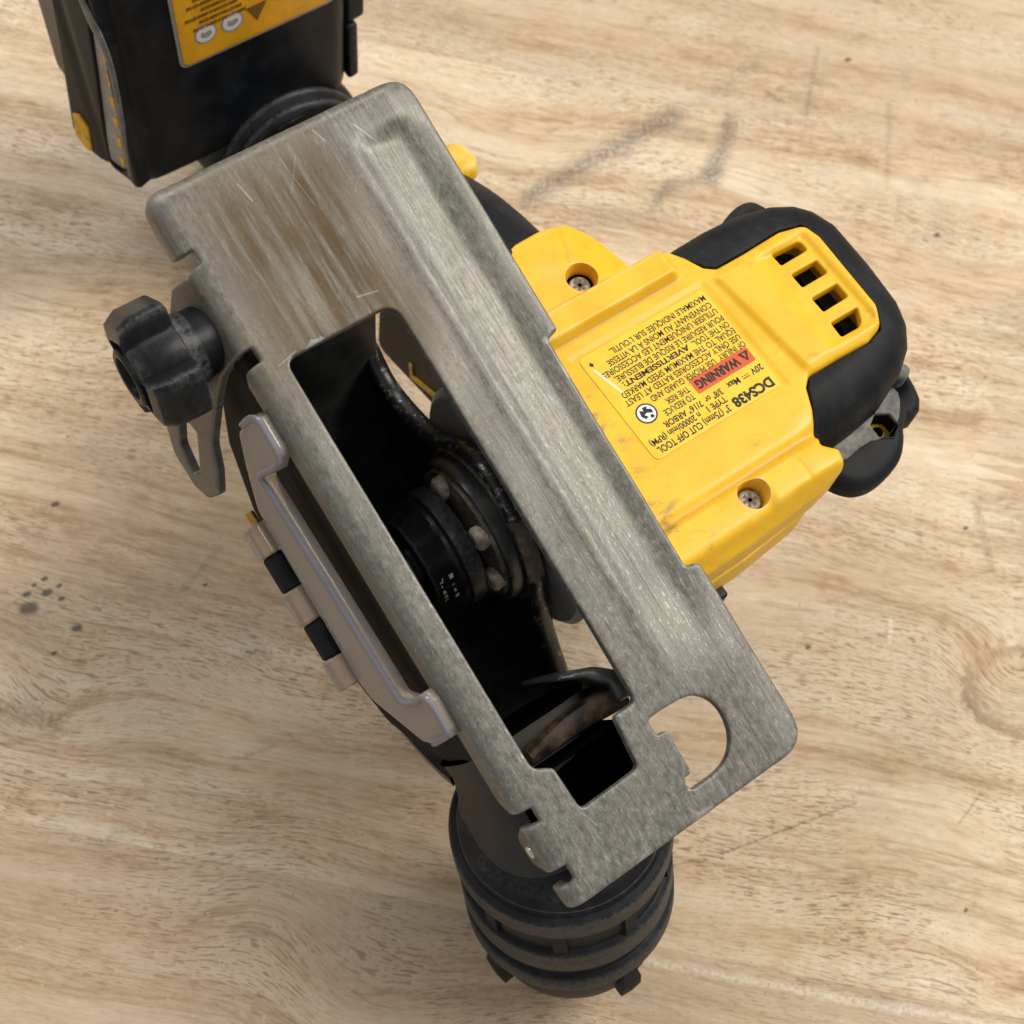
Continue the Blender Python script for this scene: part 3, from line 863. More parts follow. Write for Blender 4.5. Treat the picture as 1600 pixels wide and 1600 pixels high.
# lip at the front of the wheel opening
lipf = pframe((0, 0, 0), (0, 1, 0), (1, 0, 0), (0, 0, 1))
prof = catmull([(47.4, -6.5), (48.2, -4.6), (50.0, -3.8), (52.0, -4.6), (52.6, -6.6)], 3)
secs = []
for y in np.linspace(-20.6, 2.2, 16):
    q = (y + 20.6) / 22.8
    x0 = 46.2 + 2.6 * (1 - q) ** 3 + 1.2 * q * q               # rear edge of the lip
    x1 = 51.6 + 0.9 * q - 0.4 * math.sin(q * math.pi)
    zt = -6.0 - 1.2 * q + 0.5 * math.sin(q * 9)
    top = [(x0, y, zt - 1.6), (x0 + 0.5, y, zt - 0.3), (x0 + 1.5, y, zt), (x1 - 1.5, y, zt - 0.2), (x1 - 0.4, y, zt - 0.9), (x1, y, zt - 2.2)]
    botm = [(x1 + 0.2, y, zt - 12), (x0 - 0.4, y, zt - 12)]
    secs.append([plate2body(p) for p in top + botm])
tongue = loft('guard_lip', secs, 'rust', root)
tag(tongue, 'rusty brown curved lip at the front of the slot')
post = pillow('lip_post', arc_poly([(40.6, -8.6, 1.2), (43.0, -3.6, 1.5), (46.6, -0.2, 1.5), (50.6, -0.6, 1.0), (50.8, 3.4, 1.5), (45.6, 3.6, 2), (42.0, -0.8, 1.5), (39.8, -7.6, 1.2)]),
              lambda x, y: -5.2 - 0.10 * np.abs(x - 48), 'guard', tongue, R=1.2, zbot=-34, sp=0.8, fr=pframe((0, 0, 0), (1, 0, 0), (0, 1, 0), (0, 0, 1)))

# dust chute: open-topped duct, black to paint in its deep shade, under the front end of the slot
PF = pframe((0, 0, 0), (1, 0, 0), (0, 1, 0), (0, 0, 1))
ch_o = arc_poly([(52.8, -25.0, 1), (66, -25.0, 3), (66, -2.0, 3), (52.8, -2.0, 1)])
ch_i = arc_poly([(53.6, -24.0, 1), (64.8, -24.0, 2), (64.8, -3.2, 2), (53.6, -3.2, 1)])
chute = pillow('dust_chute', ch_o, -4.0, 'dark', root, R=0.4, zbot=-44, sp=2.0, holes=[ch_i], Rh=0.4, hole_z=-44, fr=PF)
pillow('chute_shade_sheet', arc_poly([(53.2, -24.4, 1), (65.2, -24.4, 2), (65.2, -2.8, 2), (53.2, -2.8, 1)]), -14, 'dark', chute, R=0.3, zbot=-15, sp=4, fr=PF)  # added black sheet hides the neck, standing in for unlit depth

# ---------------------------------------------------------------- spindle
ax = (0, -1, 0)
bear = lathe('bearing_plate', [(18.6, -6.0), (18.6, -3.4), (18.3, -2.7), (17.8, -2.4), (17.2, -2.9), (16.8, -3.4), (16.2, -2.6), (15.2, 1.6), (11.0, 2.4), (4, 2.4)],
             'ring', root, (0.4, 0, 1.0), ax, 72)
tag(bear, 'dusty brown bearing plate ringed by screws')
lathe('rim_ring', [(16.4, -3.2), (17.0, -1.0), (16.7, 0.6), (16.0, 0.9), (15.4, 0.2), (15.2, -2.4)], 'guard', bear, (0.4, 0, 1.0), ax, 72, close=False)
for a in (128, 62, 12, -58, 205):
    cx, cz = 0.4 + 12.7 * math.cos(math.radians(a)), 1.0 + 12.7 * math.sin(math.radians(a))
    lathe('plate_screw', [(2.6, 1.2), (2.6, 3.4), (2.1, 4.0), (1.2, 4.1), (1.0, 3.5), (0.1, 3.4)], 'bolt', bear, (cx, 0, cz), ax, 18,
          rfun=lambda t, z: 1 + 0.05 * math.sin(5 * t + z))
flg = lathe('spindle_flange', [(9.5, 3.0), (12.4, 4.0), (13.2, 4.4), (13.5, 5.2), (13.5, 8.0), (13.1, 8.4), (12.8, 8.7), (12.8, 9.6), (12.5, 10.2), (10.5, 14.0),
                               (10.0, 14.7), (9.3, 14.9), (8.9, 14.5), (8.7, 13.0), (6.2, 12.8), (6.0, 15.6), (5.4, 16.2), (0.4, 16.2)], 'knob', root, (0.4, 0, 1.0), ax, 72,
            rfun=lambda t, z: 1.0 if z < 9.7 or z > 14.6 or z < 13.1 and z > 12 else math.cos(math.pi / 12) / math.cos((t % (math.pi / 6)) - math.pi / 12) * 1.012)
tag(flg, 'black threaded wheel flange on the spindle')
lathe('spindle_screw', [(4.4, 15.8), (4.7, 18.4), (4.3, 19.2), (3.0, 19.4), (2.2, 18.4), (0.2, 18.3)], 'shine', flg, (0.4, 0, 1.0), ax, 6)
# moulded lettering on the sloping side of the flange
def on_cone(s, ang, y0, size, width, name='lettering'):
    t = math.radians(ang)
    r = 13.0 - (y0 - 9.6) * 0.525
    o = (0.4 + r * math.cos(t), -y0, 1.0 + r * math.sin(t))
    return text(name, s, Frame(o, (-math.sin(t), 0, math.cos(t)), (0.0, 1, 0), (math.cos(t), 0, math.sin(t))), size, width, 'bolt', flg, 0.02)
for i, ch in enumerate('1711'):
    on_cone(ch, 40 - i * 9, 11.6, 1.4, 1.1)
for i, ch in enumerate('PC163'):
    on_cone(ch, 37 - i * 8, 13.6, 1.4, 1.1)
lathe('gear_case', [(24, -28), (29, -26), (29, -9.5), (27.5, -8.2), (12, -8.0)], 'alloy', root, (0, 0, 0), ax, 64)

# ---------------------------------------------------------------- clear hinged side cover
c22, s22 = math.cos(math.radians(22)), math.sin(math.radians(22))
CF = pframe((0, -32.2, -4.2), (1, 0, 0), (0, s22, c22), (0, -c22, s22))      # local y up the cover
cov = arc_poly([(-31.2, -8.1, 1.5), (-31.8, -1.6, 1.0), (-30.2, 1.4, 0.8), (-22.6, 1.2, 2.2), (-20.6, -3.0, 1.4), (-21.4, -8.0, 1.0), (27.4, -7.1, 1.4), (28.8, -4.6, 1.4),
                (28.4, 0.6, 1.6), (30.6, 1.6, 0.8), (36.8, 1.1, 0.8), (38.4, 0.0, 0.8), (38.4, -6.0, 1.2), (37.0, -9.2, 1.5), (25.8, -17.2, 3), (21.2, -18.2, 2),
                (-17.4, -17.0, 4), (-25.0, -12.6, 3)])
cover = pillow('side_cover', cov, lambda x, y: 0.0 + 0.0 * x, 'clear', root, R=0.7, zbot=-2.4, sp=1.4, fr=CF, cap=True)
tag(cover, 'clear smoked plastic side cover on a hinge')
rimpts = catmull([(-31.6, -5.0), (-31.4, -1.4), (-29.8, 0.8), (-26, 0.8), (-23.0, 0.4), (-21.4, -2.4), (-22.0, -8.6), (-18, -9.0), (0, -8.6), (24, -8.2), (28.2, -7.6), (29.4, -4.6), (29.2, -0.6), (31.2, 0.9), (35, 0.8), (37.4, 0.2), (37.9, -5.6)], 4)
d_ = np.gradient(rimpts, axis=0)
d_ /= np.linalg.norm(d_, axis=1)[:, None]
S = []
for p, t in zip(rimpts, d_):
    nrm = np.array((-t[1], t[0]))
    S.append([CF((*(p + nrm * 0.75 * math.cos(a)), 0.1 + 0.75 * max(math.sin(a), -0.4))) for a in np.linspace(0, 2 * math.pi, 10, endpoint=False)])
loft('rolled_rim', S, 'clearrim', cover)
hx = CF((0, -21.0, -0.6))
hdir = CF((1, 0, 0)) - CF((0, 0, 0))
def knuckle(name, x0, x1, r, mat, par, p=3.2):
    eu, ev = CF((0, 1, 0)) - CF((0, 0, 0)), CF((0, 0, 1)) - CF((0, 0, 0))
    S = []
    for x, f in ((x0, 0.86), (x0 + 0.4, 1.0), (x1 - 0.4, 1.0), (x1, 0.86)):
        S.append(sect(hx + hdir * x, eu, ev, r * f, r * f, 24, p))
    return loft(name, S, mat, par)
for x0, x1 in ((-15.4, -8.8), (-0.8, 6.4), (14.6, 21.2)):
    kn = knuckle('hinge_knuckle', x0, x1, 2.9, 'clear', cover)
for x0, x1 in ((-8.7, -0.9), (6.5, 14.5)):
    knuckle('hinge_barrel', x0, x1, 2.5, 'plainblack', cover, 2.6)
lathe('hinge_pin', [(0.9, -18.2), (1.0, -17.9), (1.0, 20.6), (0.9, 20.9)], 'brass', cover, hx, hdir, 16)

# ---------------------------------------------------------------- dust port
pa = np.array((17.5, 0, -58.5)); pa /= np.linalg.norm(pa)
pc = np.array((58.7, -16.0, -14.5))
pu = np.array((0, 1.0, 0)); pv = np.cross(pa, pu)
port = lathe('dust_port', [(9, -8.0), (15, -7.0), (19.5, -4.4), (21.2, -1.6), (21.8, 0.2), (22.9, 0.5), (23.4, 1.1), (23.5, 6.6), (23.1, 7.4), (22.6, 7.8), (21.9, 8.2), (21.7, 9.0),
                           (21.7, 16.6), (21.9, 17.3), (22.8, 17.7), (23.3, 18.4), (23.5, 25.6), (23.1, 26.5), (22.6, 26.8), (22.3, 27.3), (22.2, 30.4), (22.4, 31.0), (23.2, 31.4), (23.7, 32.2),
                           (23.8, 37.2), (23.3, 38.1), (22.2, 38.6), (21.9, 41.0), (21.3, 47.6), (20.1, 53.6), (19.5, 54.8), (18.6, 55.2), (17.8, 54.6), (17.6, 45.0), (16.0, 43.0)],
             'port', root, pc, pa, 96, ref=pu, sharp=32)
tag(port, 'black ribbed dust extraction port standing on the bench')
for a in range(0, 360, 40):            # webs bridging the wide groove
    t = math.radians(a + 8)
    d = pu * math.cos(t) + pv * math.sin(t)
    e = -pu * math.sin(t) + pv * math.cos(t)
    V = [pc + d * r + pa * z + e * w for r in (20.0, 22.7) for z in (8.4, 18.0) for w in (-1.5, 1.5)]
    mesh_obj('web', V, [(4, 5, 7, 6), (0, 4, 6, 2), (1, 3, 7, 5), (0, 1, 5, 4), (2, 6, 7, 3), (0, 2, 3, 1)], 'plainblack', port)
for a in (176, 90, 266, 356):
    t = math.radians(a)
    d = pu * math.cos(t) + pv * math.sin(t)
    e = -pu * math.sin(t) + pv * math.cos(t)
    S = []
    for z, w, r1 in ((39.5, 1.6, 22.4), (46, 2.4, 23.4), (53, 2.8, 22.6), (56.4, 1.6, 21.6), (57.0, 1.0, 21.0)):
        S.append([pc + d * 19.5 + pa * z - e * w, pc + d * r1 + pa * z - e * w, pc + d * (r1 + 0.3) + pa * z, pc + d * r1 + pa * z + e * w, pc + d * 19.5 + pa * z + e * w])
    loft('lug', S, 'plainblack', port, sharp=35)
# neck joining guard and port
S = [sect((39, -15.8, -6), (0, 1, 0), (0.25, 0, 0.97), 14.4, 20, 40, 4.0),
     sect((44, -16, -7), (0, 1, 0), (0.5, 0, 0.87), 14.6, 16.5, 40, 3.2),
     sect((50, -16, -9.5), (0, 1, 0), (0.75, 0, 0.66), 16.4, 16.5, 40, 2.6),
     sect((55.2, -16, -12), (0, 1, 0), (0.92, 0, 0.4), 19.0, 18.0, 40, 2.2),
     sect(tuple(pc - pa * 1.5), (0, 1, 0), tuple(-pv if pv[0] < 0 else pv), 21.4, 21.4, 40, 2.0)]
neck = loft('neck', S, 'neckgrey', root)
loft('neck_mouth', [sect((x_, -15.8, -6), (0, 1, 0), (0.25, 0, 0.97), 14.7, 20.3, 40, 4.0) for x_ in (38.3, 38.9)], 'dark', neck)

# ---------------------------------------------------------------- motor housing
def bar(v, lo, hi, e):
    return sstep(v, lo - e, lo + e) * (1 - sstep(v, hi - e, hi + e))
def shell_top(x, y):
    h = np.full_like(x, 22.5)
    # handle collar, lower than the label face
    h = h - 5.2 * (1 - sstep(x, -27.4, -24.6))
    h = h - 2.6 * sstep(-x, 33.0, 47.5) ** 1.5 - 3.0 * (1 - sstep(x, -26, -25)) * sstep(y, 50, 62) ** 1.6
    boss = np.exp(-(((x + 30.5) ** 2 + (y - 49.2) ** 2) / 40.0) ** 2)
    h = h + 0.55 * boss * (x < -25.5)
    h = h - 0.35 * np.exp(-(((x + 36.5) * 0.42 + (y - 49.4) * 0.9) / 0.42) ** 2) * (x < -33.5) * (x > -47)
    # cross bar beside the label
    h = h + 2.3 * bar(x, -24.6, -17.6, 0.7) * (1 - sstep(y, 63.6, 65.6))
    # label panel, hood over the vents
    h = h - 0.35 * bar(x, -13.6, 16.6, 0.5) * bar(y, 32.5, 68.6, 0.5)
    hood = sstep(y - 0.10 * (x - 2), 71.6, 73.6) * bar(x, -13.2, 15.6, 1.4)
    h = h + 0.9 * hood - 0.8 * sstep(y, 80, 84.5) * (1 - sstep(y, 94.2, 95.8)) * bar(x, -11.6, 14.2, 0.8)
    # rounded rail with the second screw
    rail = bar(x, 28.6, 37.6, 1.0)
    h = h - 0.9 * np.exp(-((x - 27.6) / 1.3) ** 2)
    h = h + 1.5 * rail * np.cos(np.clip((x - 32.5) / 7.5, -1.3, 1.3)) + 0.9 * bar(x, 29.4, 36.6, 0.8) * sstep(y, 46.5, 49.5)
    h = h - 0.22 * np.exp(-((y - 57.6) / 0.3) ** 2) * bar(x, 29, 36.5, 0.8)
    h = h - 3.4 * sstep(x, 34.8, 40.5) ** 1.4
    # screw wells
    for cx, cy, r in ((-30.5, 49.2, 3.3), (31.9, 45.7, 3.0)):
        d = np.hypot(x - cx, y - cy)
        h = np.where(d < r + 0.6, h - 4.6 * (1 - sstep(d, r - 0.35, r + 0.35)), h)
    h = h - 1.2 * sstep(y, 60, 70) * sstep(x, 22, 30)
    return h
shell_out = arc_poly([(-46.4, 22, 2), (39.8, 22, 1), (39.6, 40, 0), (38.4, 60, 2), (37.2, 66.2, 1.4), (33.6, 67.2, 1.2), (30.8, 64.2, 1.0), (28.9, 65.8, 1), (23.3, 69.2, 3),
                      (18.6, 71.4, 1.5), (16.7, 73.6, 1.5), (16.8, 82, 0), (17.2, 90, 2), (15.9, 94.4, 3), (11.4, 97.0, 3), (-8.8, 97.7, 3), (-13.4, 96.4, 3), (-14.9, 91, 2),
                      (-14.6, 80, 0), (-14.7, 73.2, 1.5), (-16.4, 71.0, 1.5), (-20.6, 69.0, 2), (-23.8, 66.8, 1.5), (-24.8, 63.4, 1.2), (-27.6, 62.3, 2), (-41.2, 59.0, 4),
                      (-45.6, 56.6, 3), (-46.9, 49.5, 2)])
vents = [arc_poly([(-11.0, 85.8, 0.6), (-7.7, 85.9, 0.5), (-7.8, 93.4, 0.5), (-10.6, 93.4, 2.6)]),
         arc_poly([(-4.7, 86.3, 0.5), (-0.9, 86.3, 0.5), (-0.9, 93.4, 0.5), (-4.6, 93.4, 0.5)]),
         arc_poly([(2.3, 86.3, 0.5), (6.3, 86.3, 0.5), (6.2, 93.4, 0.5), (2.4, 93.4, 0.5)]),
         arc_poly([(9.3, 85.9, 0.5), (13.2, 85.6, 0.6), (13.4, 91.4, 2.6), (9.4, 93.4, 0.5)])]
motor = pillow('motor_housing', shell_out, shell_top, 'yellow', root, R=0.9, zbot=12.0, sp=0.62, holes=vents, Rh=0.5, hole_z=20.2, sharp=60, pins=((-30.5, 49.2, 3.3), (31.9, 45.7, 3.0)))
tag(motor, 'yellow motor housing shell with vent slots and screw wells')
low_out = arc_poly([(-45, 22, 2), (40.3, 22, 1), (40.0, 42, 0), (38.4, 59, 2), (34.0, 64, 3), (18, 70, 3), (16, 94, 3), (-12, 95, 3), (-15, 72, 3), (-26, 62, 2), (-44, 57, 3)])
pillow('lower_shell', low_out, 11.0, 'yellow', motor, R=0.5, zbot=1, sp=3.0)
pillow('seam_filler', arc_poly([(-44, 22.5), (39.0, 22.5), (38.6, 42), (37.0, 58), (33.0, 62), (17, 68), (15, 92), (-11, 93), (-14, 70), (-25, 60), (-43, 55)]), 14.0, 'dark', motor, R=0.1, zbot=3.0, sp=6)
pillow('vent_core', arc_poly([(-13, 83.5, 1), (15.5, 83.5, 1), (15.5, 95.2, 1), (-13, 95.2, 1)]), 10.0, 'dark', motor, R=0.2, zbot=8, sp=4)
for x0 in (-9.5, -3, 4, 11):
    lathe('motor_winding', [(0.8, -4), (1.6, -3.6), (1.6, 3.6), (0.8, 4)], 'copper', motor, (x0, 90, 8.6), (0, 0.2, 1), 12)
for cx, cy, zz in ((-30.5, 49.2, 13.2), (31.9, 45.7, 19.6)):
    sc = lathe('screw', [(2.55, -1.0), (2.6, 0.6), (2.2, 1.15), (0.2, 1.25)], 'screw', motor, (cx, cy, zz), (0, 0, 1), 28)
    for k in range(3):
        t = math.radians(20 + 60 * k)
        e, f_ = np.array((math.cos(t), math.sin(t), 0)), np.array((-math.sin(t), math.cos(t), 0))
        c0 = np.array((cx, cy, zz + 1.22))
        V = [c0 + e * a * 1.45 + f_ * b_ * 0.32 + np.array((0, 0, h)) for h in (0.0, 0.09) for a, b_ in ((-1, -1), (1, -1), (1, 1), (-1, 1))]
        mesh_obj('recess', V, [(4, 5, 6, 7), (0, 1, 5, 4), (1, 2, 6, 5), (2, 3, 7, 6), (3, 0, 4, 7)], 'caked', sc)
pillow('trigger_lug', arc_poly([(37, 27, 1), (42.5, 27, 1), (42.5, 37.5, 1), (37, 37.5, 1)]), 2, 'black', motor, R=0.6, zbot=-4, sp=1.5)

# black rubber overmould round the back of the motor
om_in = np.array([(-24.4, 64.6), (-23.6, 67.2), (-20.4, 69.35), (-16.3, 71.4), (-14.95, 73.3), (-14.85, 80), (-15.15, 91), (-13.6, 96.7), (-8.8, 98.0), (11.5, 97.3), (16.15, 94.6),
                  (17.45, 90), (17.05, 82), (16.95, 73.7), (18.8, 71.7), (23.5, 69.45), (28.6, 66.6)])
om_out = np.array([(29.2, 69.5), (29.6, 74), (29.2, 80), (28.2, 88), (25.0, 96.2), (21.4, 101.4), (17.4, 104.6), (12.0, 106.6), (0.8, 107.6), (-11.6, 107.8), (-17.8, 105.6), (-21.6, 102.4), (-24.6, 97),
                   (-26.6, 88), (-27.0, 80), (-26.8, 72), (-26.0, 66.0)])
om = np.concatenate([om_in, om_out])
om_edge = om_out
def om_top(x, y):
    P = np.stack([x, y], 1)
    d = np.full(len(P), 1e9)
    for i in range(len(om_edge) - 1):
        a = om_edge[i]; ba = om_edge[i + 1] - a
        h = np.clip(((P - a) @ ba) / (ba @ ba), 0, 1)
        d = np.minimum(d, np.hypot(*(P - a - h[:, None] * ba).T))
    R = 10.5
    dd = np.clip(d, 0, R)
    z = 22.2 - 0.92 * (R - np.sqrt(np.maximum(R * R - (R - dd) ** 2, 0)))
    lip = 0.25 * np.exp(-((d - 10) / 2.0) ** 2)
    return z + lip - 1.2 * sstep(y, 98, 101) * 0
omo = pillow('rubber_overmould', om, om_top, 'rubber', root, R=0.35, zbot=-2, sp=1.0, sharp=60)
tag(omo, 'black rubber bumper moulded round the motor end')
def lug(name, pts, z, zb, mat, R=3.0, holes=(), it=1):
    return pillow(name, chaikin(pts, it), z, mat, omo, R=R, zbot=zb, sp=0.9, holes=holes, Rh=0.5, hole_z=zb if holes else None, sharp=60)
lug('bumper_foot', [(-19, 90), (-22, 86.5), (-26.8, 85.8), (-29.6, 90.5), (-31.0, 95.5), (-30.4, 99.6), (-26.0, 101.8), (-19, 103.2)],
    lambda x, y: 11.5 - 1.6 * np.exp(-(((x + 26.4) / 2.6) ** 2 + ((y - 95) / 4.5) ** 2)), -8, 'rubber', 3.0, it=2)
lug('bumper_foot', [(18, 98), (20, 104.8), (25.0, 104.2), (31.6, 101.6), (33.4, 96.4), (30.0, 92), (20, 90)],
    lambda x, y: 6.0 - 2.6 * np.exp(-(((x - 23.6) / 2.6) ** 2 + ((y - 99.6) / 3.4) ** 2)), 0, 'rubber', 2.6, it=1)
hexh = circle(31.5, 88.1, 3.1, 6)
lug('bumper_foot', [(24, 70), (24, 96), (31, 97), (34.0, 92.5), (36.0, 91.4), (39.6, 87.6), (41.2, 79.6), (40.4, 74.6), (37.6, 71.4), (33, 69.4)],
    lambda x, y: 8.4 - 0.02 * (y - 80) - 1.0 * sstep(x, 33, 40), 2.5, 'rubber', 2.6, holes=[hexh], it=2)
pillow('hex_nut_seat', circle(31.5, 88.1, 3.0, 6), 4.4, 'yellow', omo, R=0.3, zbot=2, sp=0.8)
lathe('bolt_end', [(1.3, 0), (1.3, 1.0), (0.9, 1.3), (0.1, 1.3)], 'dark', omo, (31.2, 87.8, 4.2), (0, 0, 1), 16)
pillow('dusty_ledge', chaikin([(24.6, 70.2), (31.4, 69.6), (33.4, 74.0), (32.4, 82.0), (33.8, 85.6), (33.0, 91.0), (27.8, 96.2), (24.6, 96)], 1), 8.9, 'ledge', omo, R=0.4, zbot=6, sp=1.2,
       holes=[circle(31.5, 88.1, 3.3, 6)], Rh=0.3, hole_z=6)
lug('bumper_rib', [(20.4, 101.6), (21.4, 98.4), (24.2, 98.2), (25.4, 101.0), (23.4, 103.6)], 9.0, 2, 'ledge', 1.6, it=2)

# ---------------------------------------------------------------- rating label
LF = Frame((0, 0, 22.20), (1, 0, 0), (0, 1, 0), (0, 0, 1))
lab = pillow('rating_label', arc_poly([(-12.3, 34.2, 1.5), (15.1, 34.2, 1.5), (15.1, 67.3, 1.5), (-12.3, 67.3, 1.5)]), 0.12, 'label', root, R=0.06, zbot=-0.1, sp=3.0, fr=LF)
tag(lab, 'yellow rating label with black print and an orange warning box')
def ltext(s, x, y0, y1, size, mat='ink', bold=0.024, z=22.34):
    """x: baseline, reading from y0 down to y1"""
    return text('printed_line', s, Frame((x, y0, z), (0, -1, 0), (1, 0, 0), (0, 0, 1)), size, abs(y0 - y1), mat, lab, bold)
ltext('DCS438', 12.25, 66.2, 55.8, 2.3, bold=0.045)
ltext('3" (75mm) CUT OFF TOOL', 12.75, 54.6, 35.9, 1.65)
ltext('TYPE 1', 10.75, 55.2, 50.3, 1.5)
ltext('n 20000/min (RPM)', 10.8, 48.4, 35.4, 1.45)
ltext('20V', 8.75, 66.6, 63.6, 1.5)
for k, yy in enumerate((62.9, 62.9, 62.25, 61.6)):
    x0 = 9.7 if k == 0 else 9.2
    w = 1.7 if k == 0 else 0.42
    pillow('printed_bar', arc_poly([(x0, yy - w), (x0 + 0.2, yy - w), (x0 + 0.2, yy), (x0, yy)]), 22.34, 'ink', lab, R=0, zbot=22.33, sp=3)
ltext('Max', 8.75, 60.4, 57.2, 1.5, bold=0.03)
ltext('3/8" or', 8.85, 55.6, 51.2, 1.5)
ltext('7/16" ARBOR', 8.85, 50.3, 40.4, 1.5)
pillow('warning_box', arc_poly([(3.9, 51.0, 0.5), (7.6, 51.0, 0.5), (7.6, 66.5, 0.5), (3.9, 66.5, 0.5)]), 22.335, 'red', lab, R=0, zbot=22.2, sp=4)
ltext('WARNING', 4.75, 63.2, 51.8, 2.1, bold=0.045, z=22.36)
tri = pillow('warning_triangle', np.array([(4.6, 63.7), (7.0, 64.95), (4.6, 66.2)]), 22.355, 'ink', lab, R=0, zbot=22.33, sp=4)
pillow('triangle_mark', np.array([(4.9, 64.5), (6.1, 64.95), (4.9, 65.4)]), 22.365, 'red', lab, R=0, zbot=22.35, sp=4)
for s, x, y0, y1 in (('TO REDUCE', 6.65, 49.9, 42.2), ('THE RISK', 4.75, 50.0, 44.0), ('OF INJURY', 2.45, 66.9, 59.8), ('USE PROPER GUARD AND', 2.55, 58.8, 41.8),
                     ('USE ONLY ACCESSORIES RATED AT LEAST', 0.6, 67.0, 36.6), ('EQUAL TO THE MAXIMUM SPEED MARKED', -1.25, 67.0, 37.1),
                     ('ON THE TOOL.', -3.15, 66.9, 57.2),
                     ('POUR R\u00c9DUIRE LE RISQUE DE BLESSURE,', -5.05, 66.8, 38.2), ('UTILISER UNIQUEMENT LES ACCESSOIRES', -7.05, 66.7, 36.4),
                     ('CONVENANT AU MOINS \u00c0 LA VITESSE', -8.95, 66.6, 39.1), ("MAXIMALE INDIQU\u00c9E SUR L'OUTIL.", -11.0, 66.5, 41.2)):
    ltext(s, x, y0, y1, 1.5, bold=0.016)
ltext('AVERTISSEMENT:', -3.15, 56.2, 38.9, 1.32, bold=0.035)
pic = pillow('pictogram_ring', circle(5.3, 39.0, 2.35, 32), 22.34, 'ink', lab, R=0, zbot=22.2, sp=3)
pillow('pictogram_disc', circle(5.3, 39.0, 2.0, 32), 22.352, 'white', lab, R=0, zbot=22.3, sp=3)
pillow('pictogram_head', circle(6.4, 39.7, 0.42, 16), 22.36, 'ink', lab, R=0, zbot=22.34, sp=2)
pillow('pictogram_figure', np.array([(4.0, 38.0), (5.4, 37.6), (6.4, 38.2), (6.1, 38.9), (5.4, 38.4), (5.2, 39.2), (5.9, 40.3), (5.0, 40.5), (4.4, 39.6), (3.9, 40.0), (3.8, 38.9), (4.6, 38.7)]), 22.36, 'ink', lab, R=0, zbot=22.34, sp=2)
pillow('print_mark', np.array([(-10.6, 36.0), (-9.9, 35.5), (-9.3, 36.2), (-10.0, 36.5)]), 22.34, 'ink', lab, R=0, zbot=22.3, sp=2)
pillow('scuff_mark', np.array([(-8.6, 35.4), (-1.4, 37.3), (-1.0, 38.0), (-3.6, 37.5), (-8.8, 36.0)]), 22.362, 'gluepale', lab, R=0, zbot=22.3, sp=2)

# ---------------------------------------------------------------- handle and battery
path = catmull([(-36, 38, -3), (-60, 38, -8), (-85, 38, -20), (-110, 37.5, -38), (-140, 37, -53), (-176, 37, -62)], 5)
rads = catmull([(18.5, 19.5, 0), (18, 19, 0), (16.6, 17, 0), (17.5, 17.5, 0), (19, 19, 0), (21, 19.6, 0)], 5)
S = []
for i in range(len(path)):
    d = path[min(i + 1, len(path) - 1)] - path[max(i - 1, 0)]
    d /= np.linalg.norm(d)
    S.append(sect(path[i], (0, 1, 0), np.cross(d, (0, 1, 0)), rads[i][0], rads[i][1], 36, 2.4))
handle = loft('handle', S, 'rubber', root)
tag(handle, 'black rubber grip handle running to the battery')
lock = loft('lock_button', [sect((-81.5 + t, 52.0 + 1.0 * math.sin((t + 6) / 12 * 3.14), -3.0), (0, 1, 0), (0, 0, 1), r * 0.8, r * 0.7, 24, 4.5)
                            for t, r in ((-6, 1.0), (-5, 3.0), (-3, 4.2), (2, 4.4), (4, 3.6), (5.4, 1.2))], 'yellow', handle)
pillow('lock_seat', arc_poly([(-98, 44, 4), (-70, 44, 4), (-72, 54.5, 4), (-94, 54.5, 4)]), -6, 'black', handle, R=2.0, zbot=-20, sp=2)
tgt = pillow('trigger', arc_poly([(-68, -40, 4), (-40, -31, 4), (-26, -22, 3), (-26, 6, 3), (-66, 6, 4)]), 0.0, 'black', handle, R=1.5, zbot=-14, sp=2.0, fr=yframe(20.0, -1))
pillow('trigger_stripe', arc_poly([(-51.6, -31.4, .4), (-36, -22.6, .4), (-36.4, -21.0, .4), (-50.6, -28.6, .4), (-51.0, -25, .4), (-52.6, -25, .4)]), 0.5, 'yellow', tgt, R=0.2, zbot=-0.2, sp=1.5, fr=yframe(20.0, -1))

BF = Frame((-140, -9.1, 32.3), (0, 1, 0), (0, 0, 1), (1, 0, 0), 0.883)          # front face: x = y, y = height
bat = pillow('battery_pack', arc_poly([(2.4, -84.0, 8), (76.6, -84.0, 9), (78, -40, 4), (78, 40, 4), (3.4, 40, 4)], 10),
             lambda x, y: -0.6 * ((x - 40) / 38.0) ** 2 - 0.004 * (y + 40) , 'battery', root, R=7.0, zbot=-52, sp=2.2, fr=BF, cap=True)
tag(bat, 'black battery pack with orange warning sticker')
# bellows where the grip meets the battery
lathe('grip_collar', [(18.6, -7.2), (20.2, -6.6), (20.4, -5.6), (20.2, -4.8), (19.7, -4.2), (20.3, -3.6), (21.4, -3.0), (21.6, -2.0), (21.4, -1.2), (20.9, -0.6), (21.5, 0.0), (22.6, 0.6),
                      (22.8, 1.6), (22.6, 2.4), (22.1, 3.0), (22.7, 3.6), (23.8, 4.2), (24.0, 5.2), (24.0, 7.0)], 'ribs', bat, (-135.6, 36.4, -50.6), (-1, 0, -0.12), 72, close=False, sharp=60)
worn = catmull([(-4.6, -4, 0), (-2.6, -11.5, 0), (0.2, -22, 0), (0.0, -36, 0), (-1.6, -54, 0), (-3.4, -76, 0)], 6)  # path of the rubbed edge bead with its painted highlight
sticker = pillow('warning_sticker', arc_poly([(22.6, -38.6, 2.5), (70.5, -38.6, 2.5), (70.5, 30, 2), (22.6, 30, 2)]), 0.5, 'orange', bat, R=0.3, zbot=-1.2, sp=3, fr=BF)
